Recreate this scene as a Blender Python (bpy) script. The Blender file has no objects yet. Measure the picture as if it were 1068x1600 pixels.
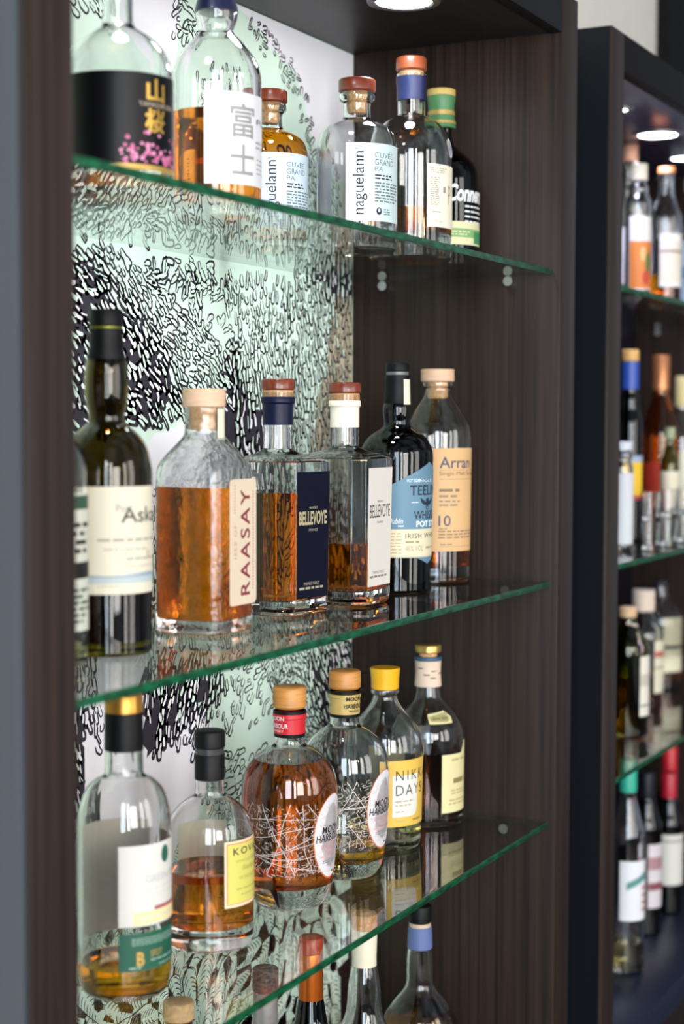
import bpy, bmesh, math, random
from mathutils import Vector, Matrix
random.seed(7)
C = bpy.context.scene.collection
SC = bpy.context.scene
PI = math.pi

# ------------------------------------------------------------------ camera
cd = bpy.data.cameras.new('camera'); cam = bpy.data.objects.new('camera', cd); C.objects.link(cam)
yaw, pitch, roll = math.radians(27.045), math.radians(3.1844), math.radians(0.1426)
fw = Vector((math.cos(yaw)*math.cos(pitch), math.sin(yaw)*math.cos(pitch), -math.sin(pitch)))
rt = Vector((math.sin(yaw), -math.cos(yaw), 0)); up = rt.cross(fw)
rt2 = rt*math.cos(roll) + up*math.sin(roll); up2 = up*math.cos(roll) - rt*math.sin(roll)
m = Matrix((rt2, up2, -fw)).transposed().to_4x4(); m.translation = Vector((0, 0, 1.5))
cam.matrix_world = m
cd.sensor_fit = 'HORIZONTAL'; cd.sensor_width = 24.0; cd.lens = 24.0*2582.0/1068.0
cd.clip_start = 0.05
cd.dof.use_dof = True; cd.dof.focus_distance = 1.84; cd.dof.aperture_fstop = 3.6
SC.camera = cam

# ------------------------------------------------------------------ view, world, lights
SC.view_settings.view_transform = 'Standard'; SC.view_settings.look = 'None'
SC.view_settings.gamma = 1.0; SC.view_settings.use_curve_mapping = False
SC.view_settings.exposure = -0.08
w = bpy.data.worlds.new('world'); SC.world = w; w.use_nodes = True
wn = w.node_tree; bg = wn.nodes['Background']
# the dim, uneven light of the bar-room all around
tc = wn.nodes.new('ShaderNodeTexCoord'); nz = wn.nodes.new('ShaderNodeTexNoise'); nz.inputs['Scale'].default_value = 2.6; nz.inputs['Detail'].default_value = 2
rp = wn.nodes.new('ShaderNodeValToRGB'); e = rp.color_ramp.elements
e[0].position = 0.40; e[0].color = (0.07, 0.08, 0.10, 1); e[1].position = 0.66; e[1].color = (0.62, 0.70, 0.82, 1)
wn.links.new(tc.outputs['Generated'], nz.inputs['Vector']); wn.links.new(nz.outputs['Fac'], rp.inputs[0]); wn.links.new(rp.outputs[0], bg.inputs[0])
bg.inputs[1].default_value = 0.68
SC.cycles.sample_clamp_indirect = 40.0

def area(name, loc, target, sx, sy, power, col):
    l = bpy.data.lights.new(name, 'AREA'); l.shape = 'RECTANGLE'; l.size = sx; l.size_y = sy
    l.energy = power; l.color = col
    o = bpy.data.objects.new(name, l); C.objects.link(o); o.location = loc
    d = Vector(target) - Vector(loc); o.rotation_euler = d.to_track_quat('-Z', 'Y').to_euler()
    return o
# tall windows of the room, behind the photographer and across from the shelves
area('window_light', (-1.7, -0.75, 1.7), (1.5, 0.9, 1.4), 0.9, 2.2, 85, (0.70, 0.85, 1.0))
area('window_light', (-1.35, -1.75, 1.7), (1.6, 0.9, 1.4), 0.32, 2.2, 38, (0.96, 0.98, 1.0))
area('window_light', (-0.75, -2.45, 1.7), (1.6, 0.9, 1.4), 1.1, 1.7, 80, (1.0, 0.97, 0.93))
area('window_light', (0.7, -2.9, 1.7), (1.8, 0.9, 1.4), 0.5, 2.0, 28, (1.0, 0.97, 0.93))
area('window_light', (1.9, -2.9, 1.7), (1.9, 0.9, 1.4), 1.0, 2.0, 34, (1.0, 0.97, 0.93))
# warm pendant lamps over the bar
for p in ((-1.5, -0.35, 2.1), (-1.15, -1.25, 2.1), (-0.3, -1.75, 2.1), (0.35, -2.0, 2.1), (-0.9, -0.6, 2.35)):
    l = bpy.data.lights.new('pendant_bulb', 'POINT'); l.energy = 8; l.color = (1.0, 0.66, 0.36); l.shadow_soft_size = 0.04
    o = bpy.data.objects.new('pendant_bulb', l); C.objects.link(o); o.location = p

# ------------------------------------------------------------------ materials
def lin(c):
    if isinstance(c, str):
        c = [int(c[i:i+2], 16) for i in (0, 2, 4)]
    o = []
    for v in c:
        v = v/255.0
        o.append(v/12.92 if v <= 0.04045 else ((v+0.055)/1.055)**2.4)
    return (*o, 1.0)
_M = {}
def newmat(name):
    mt = bpy.data.materials.new(name); mt.use_nodes = True
    nt = mt.node_tree; b = nt.nodes['Principled BSDF']
    return mt, nt, b
def P(col, rough=0.5, metal=0.0, noise=0.0, scale=60.0, stretch=(1, 1, 1), bump=0.0, coat=0.0):
    """plain or lightly mottled surface in an sRGB hex colour"""
    key = (col, rough, metal, noise, scale, stretch, bump, coat)
    if key in _M: return _M[key]
    mt, nt, b = newmat('surface_'+col)
    b.inputs['Base Color'].default_value = lin(col); b.inputs['Roughness'].default_value = rough
    if max(lin(col)[:3]) < 0.035: b.inputs['Specular IOR Level'].default_value = 0.22
    b.inputs['Metallic'].default_value = metal; b.inputs['Coat Weight'].default_value = coat
    if noise > 0 or bump > 0:
        tc = nt.nodes.new('ShaderNodeTexCoord'); mp = nt.nodes.new('ShaderNodeMapping')
        mp.inputs['Scale'].default_value = stretch
        nz = nt.nodes.new('ShaderNodeTexNoise'); nz.inputs['Scale'].default_value = scale; nz.inputs['Detail'].default_value = 5
        nt.links.new(tc.outputs['Object'], mp.inputs[0]); nt.links.new(mp.outputs[0], nz.inputs['Vector'])
        if noise > 0:
            rp = nt.nodes.new('ShaderNodeValToRGB')
            c = lin(col); e = rp.color_ramp.elements
            e[0].position = 0.3; e[1].position = 0.7
            e[0].color = (*[v*(1-noise) for v in c[:3]], 1); e[1].color = (*[min(1, v*(1+noise)) for v in c[:3]], 1)
            nt.links.new(nz.outputs['Fac'], rp.inputs[0]); nt.links.new(rp.outputs[0], b.inputs['Base Color'])
        if bump > 0:
            bp = nt.nodes.new('ShaderNodeBump'); bp.inputs['Strength'].default_value = bump; bp.inputs['Distance'].default_value = 0.001
            nt.links.new(nz.outputs['Fac'], bp.inputs['Height']); nt.links.new(bp.outputs[0], b.inputs['Normal'])
    _M[key] = mt; return mt
def glass(name, col, ior=1.5, rough=0.0, bump=0.0, bscale=70.0, bdist=0.002):
    key = ('g', name)
    if key in _M: return _M[key]
    mt, nt, b = newmat(name)
    b.inputs['Base Color'].default_value = (*col, 1); b.inputs['Roughness'].default_value = rough
    b.inputs['IOR'].default_value = ior; b.inputs['Transmission Weight'].default_value = 1.0
    if bump:
        tc = nt.nodes.new('ShaderNodeTexCoord'); nz = nt.nodes.new('ShaderNodeTexNoise')
        nz.inputs['Scale'].default_value = bscale; nz.inputs['Detail'].default_value = 3
        bp = nt.nodes.new('ShaderNodeBump'); bp.inputs['Strength'].default_value = bump; bp.inputs['Distance'].default_value = bdist
        nt.links.new(tc.outputs['Object'], nz.inputs['Vector']); nt.links.new(nz.outputs['Fac'], bp.inputs['Height'])
        nt.links.new(bp.outputs[0], b.inputs['Normal'])
    _M[key] = mt; return mt
CLEAR = glass('clear_glass', (0.985, 0.992, 0.987))
BLUISH = glass('bluish_clear_glass', (0.95, 0.965, 0.99))
ROUGHG = glass('rippled_clear_glass', (0.985, 0.99, 0.985), bump=0.55, bscale=95, bdist=0.003)
OLIVE = glass('dark_olive_glass', (0.16, 0.12, 0.012))
BLACKG = glass('black_glass', (0.004, 0.005, 0.005))
GREENB = glass('dark_green_glass', (0.006, 0.014, 0.008))
OLIVE2 = glass('olive_green_glass', (0.35, 0.36, 0.05))
def liquid(name, col): return glass(name, col, ior=1.36)
WHISKY = liquid('whisky', (1.0, 0.28, 0.008))
AMBER = liquid('amber_whisky', (1.0, 0.31, 0.008))
RED = liquid('red_amber_whisky', (0.86, 0.19, 0.02))
GOLD = liquid('golden_whisky', (1.0, 0.48, 0.025))
PALE = liquid('pale_whisky', (0.93, 0.80, 0.38))
BROWNW = liquid('brown_amber_whisky', (0.88, 0.28, 0.02))
DARKW = liquid('dark_whisky', (0.40, 0.10, 0.03))

def wood(name, base, streak, axis):
    if name in _M: return _M[name]
    mt, nt, b = newmat(name)
    tc = nt.nodes.new('ShaderNodeTexCoord'); mp = nt.nodes.new('ShaderNodeMapping')
    s = [230, 230, 230]; s['xyz'.index(axis)] = 2.2
    mp.inputs['Scale'].default_value = s
    nz = nt.nodes.new('ShaderNodeTexNoise'); nz.inputs['Scale'].default_value = 1.0; nz.inputs['Detail'].default_value = 7; nz.inputs['Roughness'].default_value = 0.65
    mp2 = nt.nodes.new('ShaderNodeMapping'); s2 = [32, 32, 32]; s2['xyz'.index(axis)] = 0.5
    mp2.inputs['Scale'].default_value = s2
    n2 = nt.nodes.new('ShaderNodeTexNoise'); n2.inputs['Scale'].default_value = 1.0; n2.inputs['Detail'].default_value = 3
    ad = nt.nodes.new('ShaderNodeMath'); ad.operation = 'MULTIPLY_ADD'; ad.inputs[1].default_value = 0.45
    rp = nt.nodes.new('ShaderNodeValToRGB'); e = rp.color_ramp.elements
    e[0].position = 0.55; e[0].color = lin(base); e[1].position = 0.9; e[1].color = lin(streak)
    nt.links.new(tc.outputs['Object'], mp.inputs[0]); nt.links.new(mp.outputs[0], nz.inputs['Vector'])
    nt.links.new(tc.outputs['Object'], mp2.inputs[0]); nt.links.new(mp2.outputs[0], n2.inputs['Vector'])
    nt.links.new(n2.outputs['Fac'], ad.inputs[0]); nt.links.new(nz.outputs['Fac'], ad.inputs[2])
    nt.links.new(ad.outputs[0], rp.inputs[0]); nt.links.new(rp.outputs[0], b.inputs['Base Color'])
    bp = nt.nodes.new('ShaderNodeBump'); bp.inputs['Strength'].default_value = 0.25; bp.inputs['Distance'].default_value = 0.0006
    nt.links.new(nz.outputs['Fac'], bp.inputs['Height']); nt.links.new(bp.outputs[0], b.inputs['Normal'])
    b.inputs['Roughness'].default_value = 0.42; b.inputs['Specular IOR Level'].default_value = 0.28
    _M[name] = mt; return mt
WENGE = wood('wenge_vertical', '1e1612', '382b25', 'z')
WENGE_X = wood('wenge_horizontal', '181312', '2b2422', 'x')

def shelf_glass():
    """clear float glass: see-through, with mirror reflection growing towards grazing angles"""
    mt, nt, b = newmat('shelf_glass'); nt.nodes.remove(b)
    out = nt.nodes['Material Output']
    tr = nt.nodes.new('ShaderNodeBsdfTransparent'); tr.inputs[0].default_value = (0.955, 0.985, 0.97, 1)
    gl = nt.nodes.new('ShaderNodeBsdfGlossy'); gl.inputs['Roughness'].default_value = 0.0
    lw = nt.nodes.new('ShaderNodeLayerWeight'); lw.inputs[0].default_value = 0.5
    pw = nt.nodes.new('ShaderNodeMath'); pw.operation = 'POWER'; pw.inputs[1].default_value = 5.0
    ma = nt.nodes.new('ShaderNodeMath'); ma.operation = 'MULTIPLY_ADD'; ma.inputs[1].default_value = 0.96; ma.inputs[2].default_value = 0.04
    mx = nt.nodes.new('ShaderNodeMixShader')
    nt.links.new(lw.outputs['Facing'], pw.inputs[0]); nt.links.new(pw.outputs[0], ma.inputs[0])
    nt.links.new(ma.outputs[0], mx.inputs[0]); nt.links.new(tr.outputs[0], mx.inputs[1]); nt.links.new(gl.outputs[0], mx.inputs[2])
    nt.links.new(mx.outputs[0], out.inputs[0]); return mt
SHELF = shelf_glass()
EDGE = P('06482b', rough=0.3, noise=0.8, scale=1.0, stretch=(55, 8, 200))
def emit(name, col, strength):
    mt, nt, b = newmat(name)
    b.inputs['Base Color'].default_value = (0.8, 0.8, 0.8, 1)
    b.inputs['Emission Color'].default_value = (*col, 1); b.inputs['Emission Strength'].default_value = strength
    return mt

# ------------------------------------------------------------------ object helpers
def thing(name, label, cat, loc=(0, 0, 0), rz=0.0, group=None):
    o = bpy.data.objects.new(name, None); C.objects.link(o); o.empty_display_size = 0.05
    o.location = loc; o.rotation_euler = (0, 0, rz); o['label'] = label; o['category'] = cat
    if group: o['group'] = group
    return o
def link(name, me, mats, parent=None, smooth=30):
    o = bpy.data.objects.new(name, me); C.objects.link(o)
    for mt in (mats if isinstance(mats, (list, tuple)) else [mats]): me.materials.append(mt)
    if smooth:
        for p in me.polygons: p.use_smooth = True
        me.set_sharp_from_angle(angle=math.radians(smooth))
    if parent: o.parent = parent
    return o
def fin(name, bm, mats, parent=None, smooth=30, recalc=True):
    if recalc: bmesh.ops.recalc_face_normals(bm, faces=bm.faces)
    me = bpy.data.meshes.new(name); bm.to_mesh(me); bm.free()
    return link(name, me, mats, parent, smooth)
def add_box(bm, lo, hi, bevel=0.0, mi=0):
    b2 = bmesh.new(); bmesh.ops.create_cube(b2, size=1)
    for v in b2.verts:
        v.co = Vector([(lo[i]+hi[i])/2 + v.co[i]*(hi[i]-lo[i]) for i in range(3)])
    if bevel: bmesh.ops.bevel(b2, geom=b2.edges[:], offset=bevel, segments=2, affect='EDGES', profile=0.5)
    for f in b2.faces: f.material_index = mi
    me = bpy.data.meshes.new('tmp'); b2.to_mesh(me); b2.free(); bm.from_mesh(me); bpy.data.meshes.remove(me)
def box(name, lo, hi, mat, parent=None, bevel=0.0):
    bm = bmesh.new(); add_box(bm, lo, hi, bevel); return fin(name, bm, mat, parent, smooth=30 if bevel else 0)
def chaikin(pts, n=2):
    for _ in range(n):
        q = [pts[0]]
        for a, b in zip(pts, pts[1:]):
            q.append(tuple(a[i]*.75+b[i]*.25 for i in range(len(a)))); q.append(tuple(a[i]*.25+b[i]*.75 for i in range(len(a))))
        q.append(pts[-1]); pts = q
    return pts
def add_lathe(bm, prof, seg=48, sec=None, angs=None, center=(0, 0, 0)):
    """revolve (radius, height[, blend]) points; blend mixes the round section with section sec(angle)"""
    angs = angs or [2*PI*i/seg for i in range(seg)]
    n = len(angs); rings = []
    for p in prof:
        r, h = p[0], p[1]; b = p[2] if len(p) > 2 else 0.0
        if r < 1e-6:
            rings.append([bm.verts.new((center[0], center[1], center[2]+h))])
        else:
            ring = []
            for a in angs:
                k = r*((1-b) + b*sec(a)) if (sec and b > 0) else r
                ring.append(bm.verts.new((center[0]+k*math.cos(a), center[1]+k*math.sin(a), center[2]+h)))
            rings.append(ring)
    for A, B in zip(rings, rings[1:]):
        for i in range(n):
            j = (i+1) % n
            if len(A) == 1 and len(B) == 1: continue
            if len(A) == 1: bm.faces.new((A[0], B[j], B[i]))
            elif len(B) == 1: bm.faces.new((A[i], A[j], B[0]))
            else: bm.faces.new((A[i], A[j], B[j], B[i]))
def lathe(name, prof, mat, parent, seg=48, sec=None, angs=None, cap=True, center=(0, 0, 0), smooth=35):
    """closed turned solid; caps are added at open ends"""
    bm = bmesh.new(); p = list(prof)
    if cap:
        if p[0][0] > 1e-6: p = [(0, p[0][1])] + p
        if p[-1][0] > 1e-6: p = p + [(0, p[-1][1])]
    add_lathe(bm, p, seg, sec, angs, center); return fin(name, bm, mat, parent, smooth)
def cyl_prof(r, h0, h1, bev=0.0012, r1=None):
    r1 = r1 or r
    return [(r-bev, h0), (r, h0+bev), (r1, h1-bev), (r1-bev*.4, h1-bev*.3), (r1-bev, h1)]
def tube(bm, pts, r, seg=8):
    rings = []
    for i, p in enumerate(pts):
        p = Vector(p); d = (Vector(pts[min(i+1, len(pts)-1)]) - Vector(pts[max(i-1, 0)])).normalized()
        a = d.orthogonal().normalized(); b = d.cross(a)
        rings.append([bm.verts.new(p + r*(a*math.cos(2*PI*k/seg)+b*math.sin(2*PI*k/seg))) for k in range(seg)])
    for A, B in zip(rings, rings[1:]):
        for k in range(seg): bm.faces.new((A[k], A[(k+1) % seg], B[(k+1) % seg], B[k]))
    bm.faces.new(rings[0][::-1]); bm.faces.new(rings[-1])

# ------------------------------------------------------------------ lettering and labels
_T = {}
def text2d(s, bold=0.0, spacing=1.0):
    key = (s, bold, spacing)
    if key not in _T:
        cu = bpy.data.curves.new('lettering', 'FONT'); cu.body = s; cu.size = 1.0; cu.resolution_u = 3
        cu.offset = bold; cu.space_character = spacing; cu.align_x = 'LEFT'
        o = bpy.data.objects.new('lettering', cu); C.objects.link(o)
        dg = bpy.context.evaluated_depsgraph_get(); ev = o.evaluated_get(dg); me = ev.to_mesh()
        V = [(v.co.x, v.co.y) for v in me.vertices]; F = [tuple(p.vertices) for p in me.polygons]
        ev.to_mesh_clear(); bpy.data.objects.remove(o); bpy.data.curves.remove(cu)
        _T[key] = (V, F)
    return _T[key]
class Label:
    """flat artwork in (u, v) metres, later wrapped on its bottle; z of the flat mesh counts print layers"""
    def __init__(s, mats): s.bm = bmesh.new(); s.mats = mats
    def poly(s, pts, mi=0, layer=1):
        s.bm.faces.new([s.bm.verts.new((p[0], p[1], layer)) for p in pts]).material_index = mi
        return s
    def paper(s, pts, mi=0):
        # front sheet, back sheet and rim
        f = [s.bm.verts.new((p[0], p[1], 0)) for p in pts]; b = [s.bm.verts.new((p[0], p[1], -1)) for p in pts]
        s.bm.faces.new(f).material_index = mi
        k = s.bm.faces.new(b[::-1]); k.material_index = len(s.mats)-1
        n = len(pts)
        for i in range(n): s.bm.faces.new((f[i], b[i], b[(i+1) % n], f[(i+1) % n])).material_index = mi
        return s
    def rect(s, u0, v0, u1, v1, mi=0, layer=1): return s.poly([(u0, v0), (u1, v0), (u1, v1), (u0, v1)], mi, layer)
    def ellipse(s, cu, cv, a, b, mi=0, layer=1, n=28): return s.poly([(cu+a*math.cos(2*PI*i/n), cv+b*math.sin(2*PI*i/n)) for i in range(n)], mi, layer)
    def text(s, t, u0, v0, u1, v1, mi=1, layer=2, rot=0, bold=0.0, spacing=1.0, shear=0.0):
        V, F = text2d(t, bold, spacing)
        if shear: V = [(x+shear*y, y) for x, y in V]
        if rot == 90: V = [(-y, x) for x, y in V]
        if rot == -90: V = [(y, -x) for x, y in V]
        x0 = min(v[0] for v in V); x1 = max(v[0] for v in V); y0 = min(v[1] for v in V); y1 = max(v[1] for v in V)
        vs = [s.bm.verts.new((u0+(x-x0)/(x1-x0)*(u1-u0), v0+(y-y0)/(y1-y0)*(v1-v0), layer)) for x, y in V]
        for f in F:
            try: s.bm.faces.new([vs[i] for i in f]).material_index = mi
            except ValueError: pass
        return s
    def lines(s, u0, v0, u1, v1, n, mi=1, layer=2, fill=0.5, seed=1, rag=0.25):
        """rows of tiny print, too small to read"""
        rd = random.Random(seed); dv = (v1-v0)/n
        for i in range(n):
            v = v1 - (i+0.5)*dv; u = u0; end = u1 - rd.random()*rag*(u1-u0)
            while u < end:
                wl = rd.uniform(0.8, 2.6)*dv
                s.rect(u, v-dv*fill/2, min(u+wl, end), v+dv*fill/2, mi, layer); u += wl+dv*0.5
        return s
    def wrap(s, name, parent, fn, step=0.003):
        us = [v.co.x for v in s.bm.verts]; k0 = math.floor(min(us)/step)+1
        x = k0*step
        while x < max(us):
            bmesh.ops.bisect_plane(s.bm, geom=s.bm.verts[:]+s.bm.edges[:]+s.bm.faces[:], plane_co=(x, 0, 0), plane_no=(1, 0, 0), dist=1e-7)
            x += step
        for v in s.bm.verts:
            v.co = fn(v.co.x, v.co.y, 0.00035 + v.co.z*0.00011)
        bmesh.ops.triangulate(s.bm, faces=[f for f in s.bm.faces if len(f.verts) > 4])
        me = bpy.data.meshes.new(name); s.bm.to_mesh(me); s.bm.free()
        return link(name, me, s.mats, parent, smooth=40)
def on_cyl(r0, deg):
    a0 = math.radians(deg)
    def fn(u, v, off):
        a = a0 + u/r0; return Vector(((r0+off)*math.cos(a), (r0+off)*math.sin(a), v))
    return fn
def on_body(rad, r0, deg):
    """like on_round but u is measured at the fixed radius r0, so straight sides stay upright on a barrel body"""
    a0 = math.radians(deg)
    def fn(u, v, off):
        a = a0 + u/r0; r = rad(v)+off; return Vector((r*math.cos(a), r*math.sin(a), v))
    return fn

# ------------------------------------------------------------------ bottle body
class Body:
    def __init__(s, parent, outer, mat=None, wall=0.003, base=0.008, liq=None, liqmat=None, sec=None, angs=None, seg=64, solid=False, it=2, rb=0.003, name='glass_body', smooth=35):
        """outer: (radius, height[, blend]) from the foot to the lip"""
        r0, h0 = outer[0][0], outer[0][1]; b0 = outer[0][2] if len(outer[0]) > 2 else 0
        foot = [(r0-rb*1.6, 0.0, b0), (r0-rb*.5, rb*.25, b0), (r0, rb*1.2, b0)]
        pts = foot + [(*p[:2], p[2] if len(p) > 2 else 0.0) for p in outer[1:]] if h0 <= 0.002 else foot + [(*p[:2], p[2] if len(p) > 2 else 0.0) for p in outer]
        pts = chaikin(pts, it); s.pts = pts; s.wall = wall
        bm = bmesh.new()
        prof = [(0, 0.0012, 0)] + [((r0-rb*1.6)*.82, 0.0008, b0)] + pts
        if solid:
            prof = prof + [(0, pts[-1][1], 0)]
        else:
            inn = [(max(r-wall, 0.002), h, b) for r, h, b in pts if h > base+0.004]
            rin = inn[0][0]
            inn = [(rin*.80, base, inn[0][2]), (rin*.95, base+0.0012, inn[0][2])] + inn
            s.inn = inn
            prof = prof + inn[::-1] + [(0, base+0.0008, 0)]
        add_lathe(bm, prof, seg, sec, angs)
        s.obj = fin(name, bm, mat or CLEAR, parent, smooth)
        if liq and not solid:
            e = 0.0004; lp = [(0, base+0.0004, 0), (inn[0][0], base-e, inn[0][2])]
            last = None
            for r, h, b in inn[1:]:
                if h < liq: lp.append((r+e, h, b)); last = (r, h, b)
                else:
                    t = (liq-last[1])/max(h-last[1], 1e-6); lp.append((last[0]+(r-last[0])*t+e, liq, b)); break
            lp.append((0, liq, 0))
            bm = bmesh.new(); add_lathe(bm, lp, seg, sec, angs); fin('liquid', bm, liqmat, parent, smooth)
    def rad(s, h):
        p = s.pts
        for a, b in zip(p, p[1:]):
            if a[1] <= h <= b[1]: return a[0]+(b[0]-a[0])*(h-a[1])/max(b[1]-a[1], 1e-9)
        return p[0][0] if h < p[0][1] else p[-1][0]

# ================================================================== THE SETTING
def struct(name, lo, hi, mat):
    o = box(name, lo, hi, mat); o['kind'] = 'structure'; return o
FLOORM = P('4b4038', rough=0.45, noise=0.2, scale=6, stretch=(1, 6, 1))
struct('floor', (-4, -4.5, -0.05), (7, 1.3, 0.0), FLOORM)
struct('wall_back', (-4, 1.06, 0.0), (7, 1.2, 3.0), P('e9e4d8', rough=0.8, noise=0.03, scale=30))
struct('column', (3.585, 1.03, 0.0), (4.6, 1.06, 3.0), P('0c0c0d', rough=0.8, noise=0.1, scale=20))

# ------------------------------------------------------------------ the printed back panel
def inside(p, poly):
    x, y = p; c = False; n = len(poly)
    for i in range(n):
        (x0, y0), (x1, y1) = poly[i], poly[(i+1) % n]
        if (y0 > y) != (y1 > y) and x < (x1-x0)*(y-y0)/(y1-y0)+x0: c = not c
    return c
PALE_ZONES= [[(1.492, 1.987), (1.579, 2.009), (1.589, 1.926), (1.578, 1.885), (1.537, 1.895), (1.492, 1.913)], [(1.686, 2.035), (1.712, 1.996), (1.771, 1.971), (1.811, 1.952), (1.854, 1.939), (1.881, 1.913), (1.904, 1.868), (1.922, 1.838), (1.964, 1.815), (2.04, 1.811), (2.038, 2.12)], [(1.503, 1.469), (1.56, 1.491), (1.614, 1.503), (1.677, 1.501), (1.687, 1.467), (1.677, 1.391), (1.613, 1.357), (1.484, 1.365), (1.472, 1.428)], [(1.373, 1.274), (1.483, 1.261), (1.612, 1.171), (1.654, 1.142), (1.628, 1.108), (1.611, 0.999), (1.371, 1.055)]]
BEIGE= [[(1.964, 1.658), (2.041, 1.69), (2.043, 1.409), (1.893, 1.414), (1.914, 1.514), (1.946, 1.581)]]
DARK= [[(1.372, 1.649), (1.427, 1.65), (1.492, 1.607), (1.55, 1.568), (1.58, 1.522), (1.541, 1.504), (1.426, 1.492), (1.37, 1.477)], [(1.701, 1.577), (1.717, 1.543), (1.748, 1.511), (1.825, 1.501), (1.845, 1.472), (1.833, 1.391), (1.677, 1.421), (1.687, 1.467), (1.684, 1.512)], [(1.91, 1.692), (1.983, 1.713), (2.041, 1.698), (2.041, 1.663), (1.974, 1.668)], [(1.51, 1.23), (1.612, 1.216), (1.662, 1.193), (1.629, 1.161), (1.564, 1.146), (1.513, 1.129)], [(1.903, 1.173), (2.044, 1.195), (2.045, 0.979), (1.912, 1.04), (1.939, 1.104)], [(1.367, 1.205), (1.397, 1.191), (1.401, 1.136), (1.411, 1.073), (1.366, 1.076)], [(1.825, 1.384), (2.043, 1.391), (2.044, 1.231), (1.825, 1.253)], [(1.391, 1.365), (1.52, 1.328), (1.52, 1.25), (1.39, 1.272)]]
BROWN= [[(1.36, 1.014), (1.481, 1.001), (1.654, 1.012), (2.046, 0.97), (2.048, 0.539), (1.357, 0.797)]]
LEAVES= [([(1.372, 1.673), (1.451, 1.682), (1.535, 1.659), (1.614, 1.621), (1.702, 1.576), (1.708, 1.512), (1.663, 1.512), (1.614, 1.495), (1.515, 1.491), (1.37, 1.47)], -38.0, 25, 0.97, 15), ([(1.601, 1.664), (1.709, 1.672), (1.708, 1.573), (1.614, 1.621)], 79.0, 60, 0.6, 16), ([(1.708, 1.451), (1.708, 1.589), (1.748, 1.637), (1.776, 1.607), (1.825, 1.641), (1.841, 1.687), (1.892, 1.699), (2.04, 1.729), (2.043, 1.409), (1.677, 1.398)], -80.0, 18, 0.95, 16), ([(1.742, 1.994), (1.779, 1.996), (1.827, 1.959), (1.886, 1.922), (1.922, 1.842), (1.901, 1.833), (1.863, 1.902), (1.805, 1.939), (1.754, 1.96)], 23.0, 70, 0.75, 13), ([(1.381, 1.941), (1.467, 1.955), (1.455, 1.898), (1.38, 1.885)], -60.0, 50, 0.4, 18), ([(1.573, 1.986), (1.621, 1.997), (1.627, 1.934), (1.605, 1.913), (1.576, 1.922)], -147.0, 60, 0.9, 15), ([(1.616, 1.91), (1.761, 1.923), (1.792, 1.851), (1.615, 1.824)], 70.0, 60, 0.45, 15), ([(1.883, 1.845), (1.964, 1.836), (1.973, 1.702), (1.892, 1.707)], -46.0, 30, 0.9, 15), ([(1.504, 1.68), (1.663, 1.685), (1.667, 1.639), (1.548, 1.629)], -4.0, 80, 0.95, 17), ([(1.682, 1.678), (1.833, 1.684), (1.828, 1.61), (1.763, 1.587), (1.685, 1.637)], -84.0, 18, 0.8, 17), ([(1.51, 1.237), (1.684, 1.218), (1.676, 1.177), (1.647, 1.136), (1.612, 1.123), (1.529, 1.124)], -103.0, 22, 0.97, 15), ([(1.684, 1.218), (1.876, 1.206), (1.85, 1.143), (1.76, 1.125), (1.661, 1.125)], -123.0, 45, 0.5, 15), ([(1.612, 1.134), (1.65, 1.137), (1.642, 1.043), (1.624, 1.044)], -112.0, 20, 1, 16), ([(1.792, 1.196), (2.044, 1.204), (2.046, 0.961), (1.845, 1.043)], -60.0, 25, 0.96, 15), ([(1.368, 1.281), (1.426, 1.268), (1.425, 1.208), (1.398, 1.208), (1.367, 1.235)], -81.0, 14, 1, 17), ([(1.398, 1.191), (1.434, 1.19), (1.434, 1.137), (1.417, 1.154)], -66.0, 20, 0.9, 15), ([(1.367, 1.205), (1.397, 1.191), (1.401, 1.136), (1.411, 1.069), (1.366, 1.076)], -81.0, 20, 0.8, 14), ([(1.654, 1.104), (1.894, 1.077), (1.894, 0.958), (1.654, 1.004)], 17.0, 30, 0.9, 20), ([(1.534, 1.433), (2.042, 1.426), (2.044, 1.186), (1.483, 1.254)], -79.0, 25, 0.9, 16), ([(1.685, 1.842), (1.892, 1.842), (1.892, 1.724), (1.685, 1.715)], -78.0, 25, 0.5, 16), ([(1.374, 1.793), (1.536, 1.777), (1.536, 1.694), (1.373, 1.691)], -62.0, 40, 0.6, 16)]
def edge_dist(p, poly):
    p = Vector(p); best = 9.0
    for i in range(len(poly)):
        a, b = Vector(poly[i]), Vector(poly[(i+1) % len(poly)]); d = b-a
        f = max(0.0, min(1.0, (p-a).dot(d)/max(d.length_squared, 1e-9))); best = min(best, (p-a-d*f).length)
    return best
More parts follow.
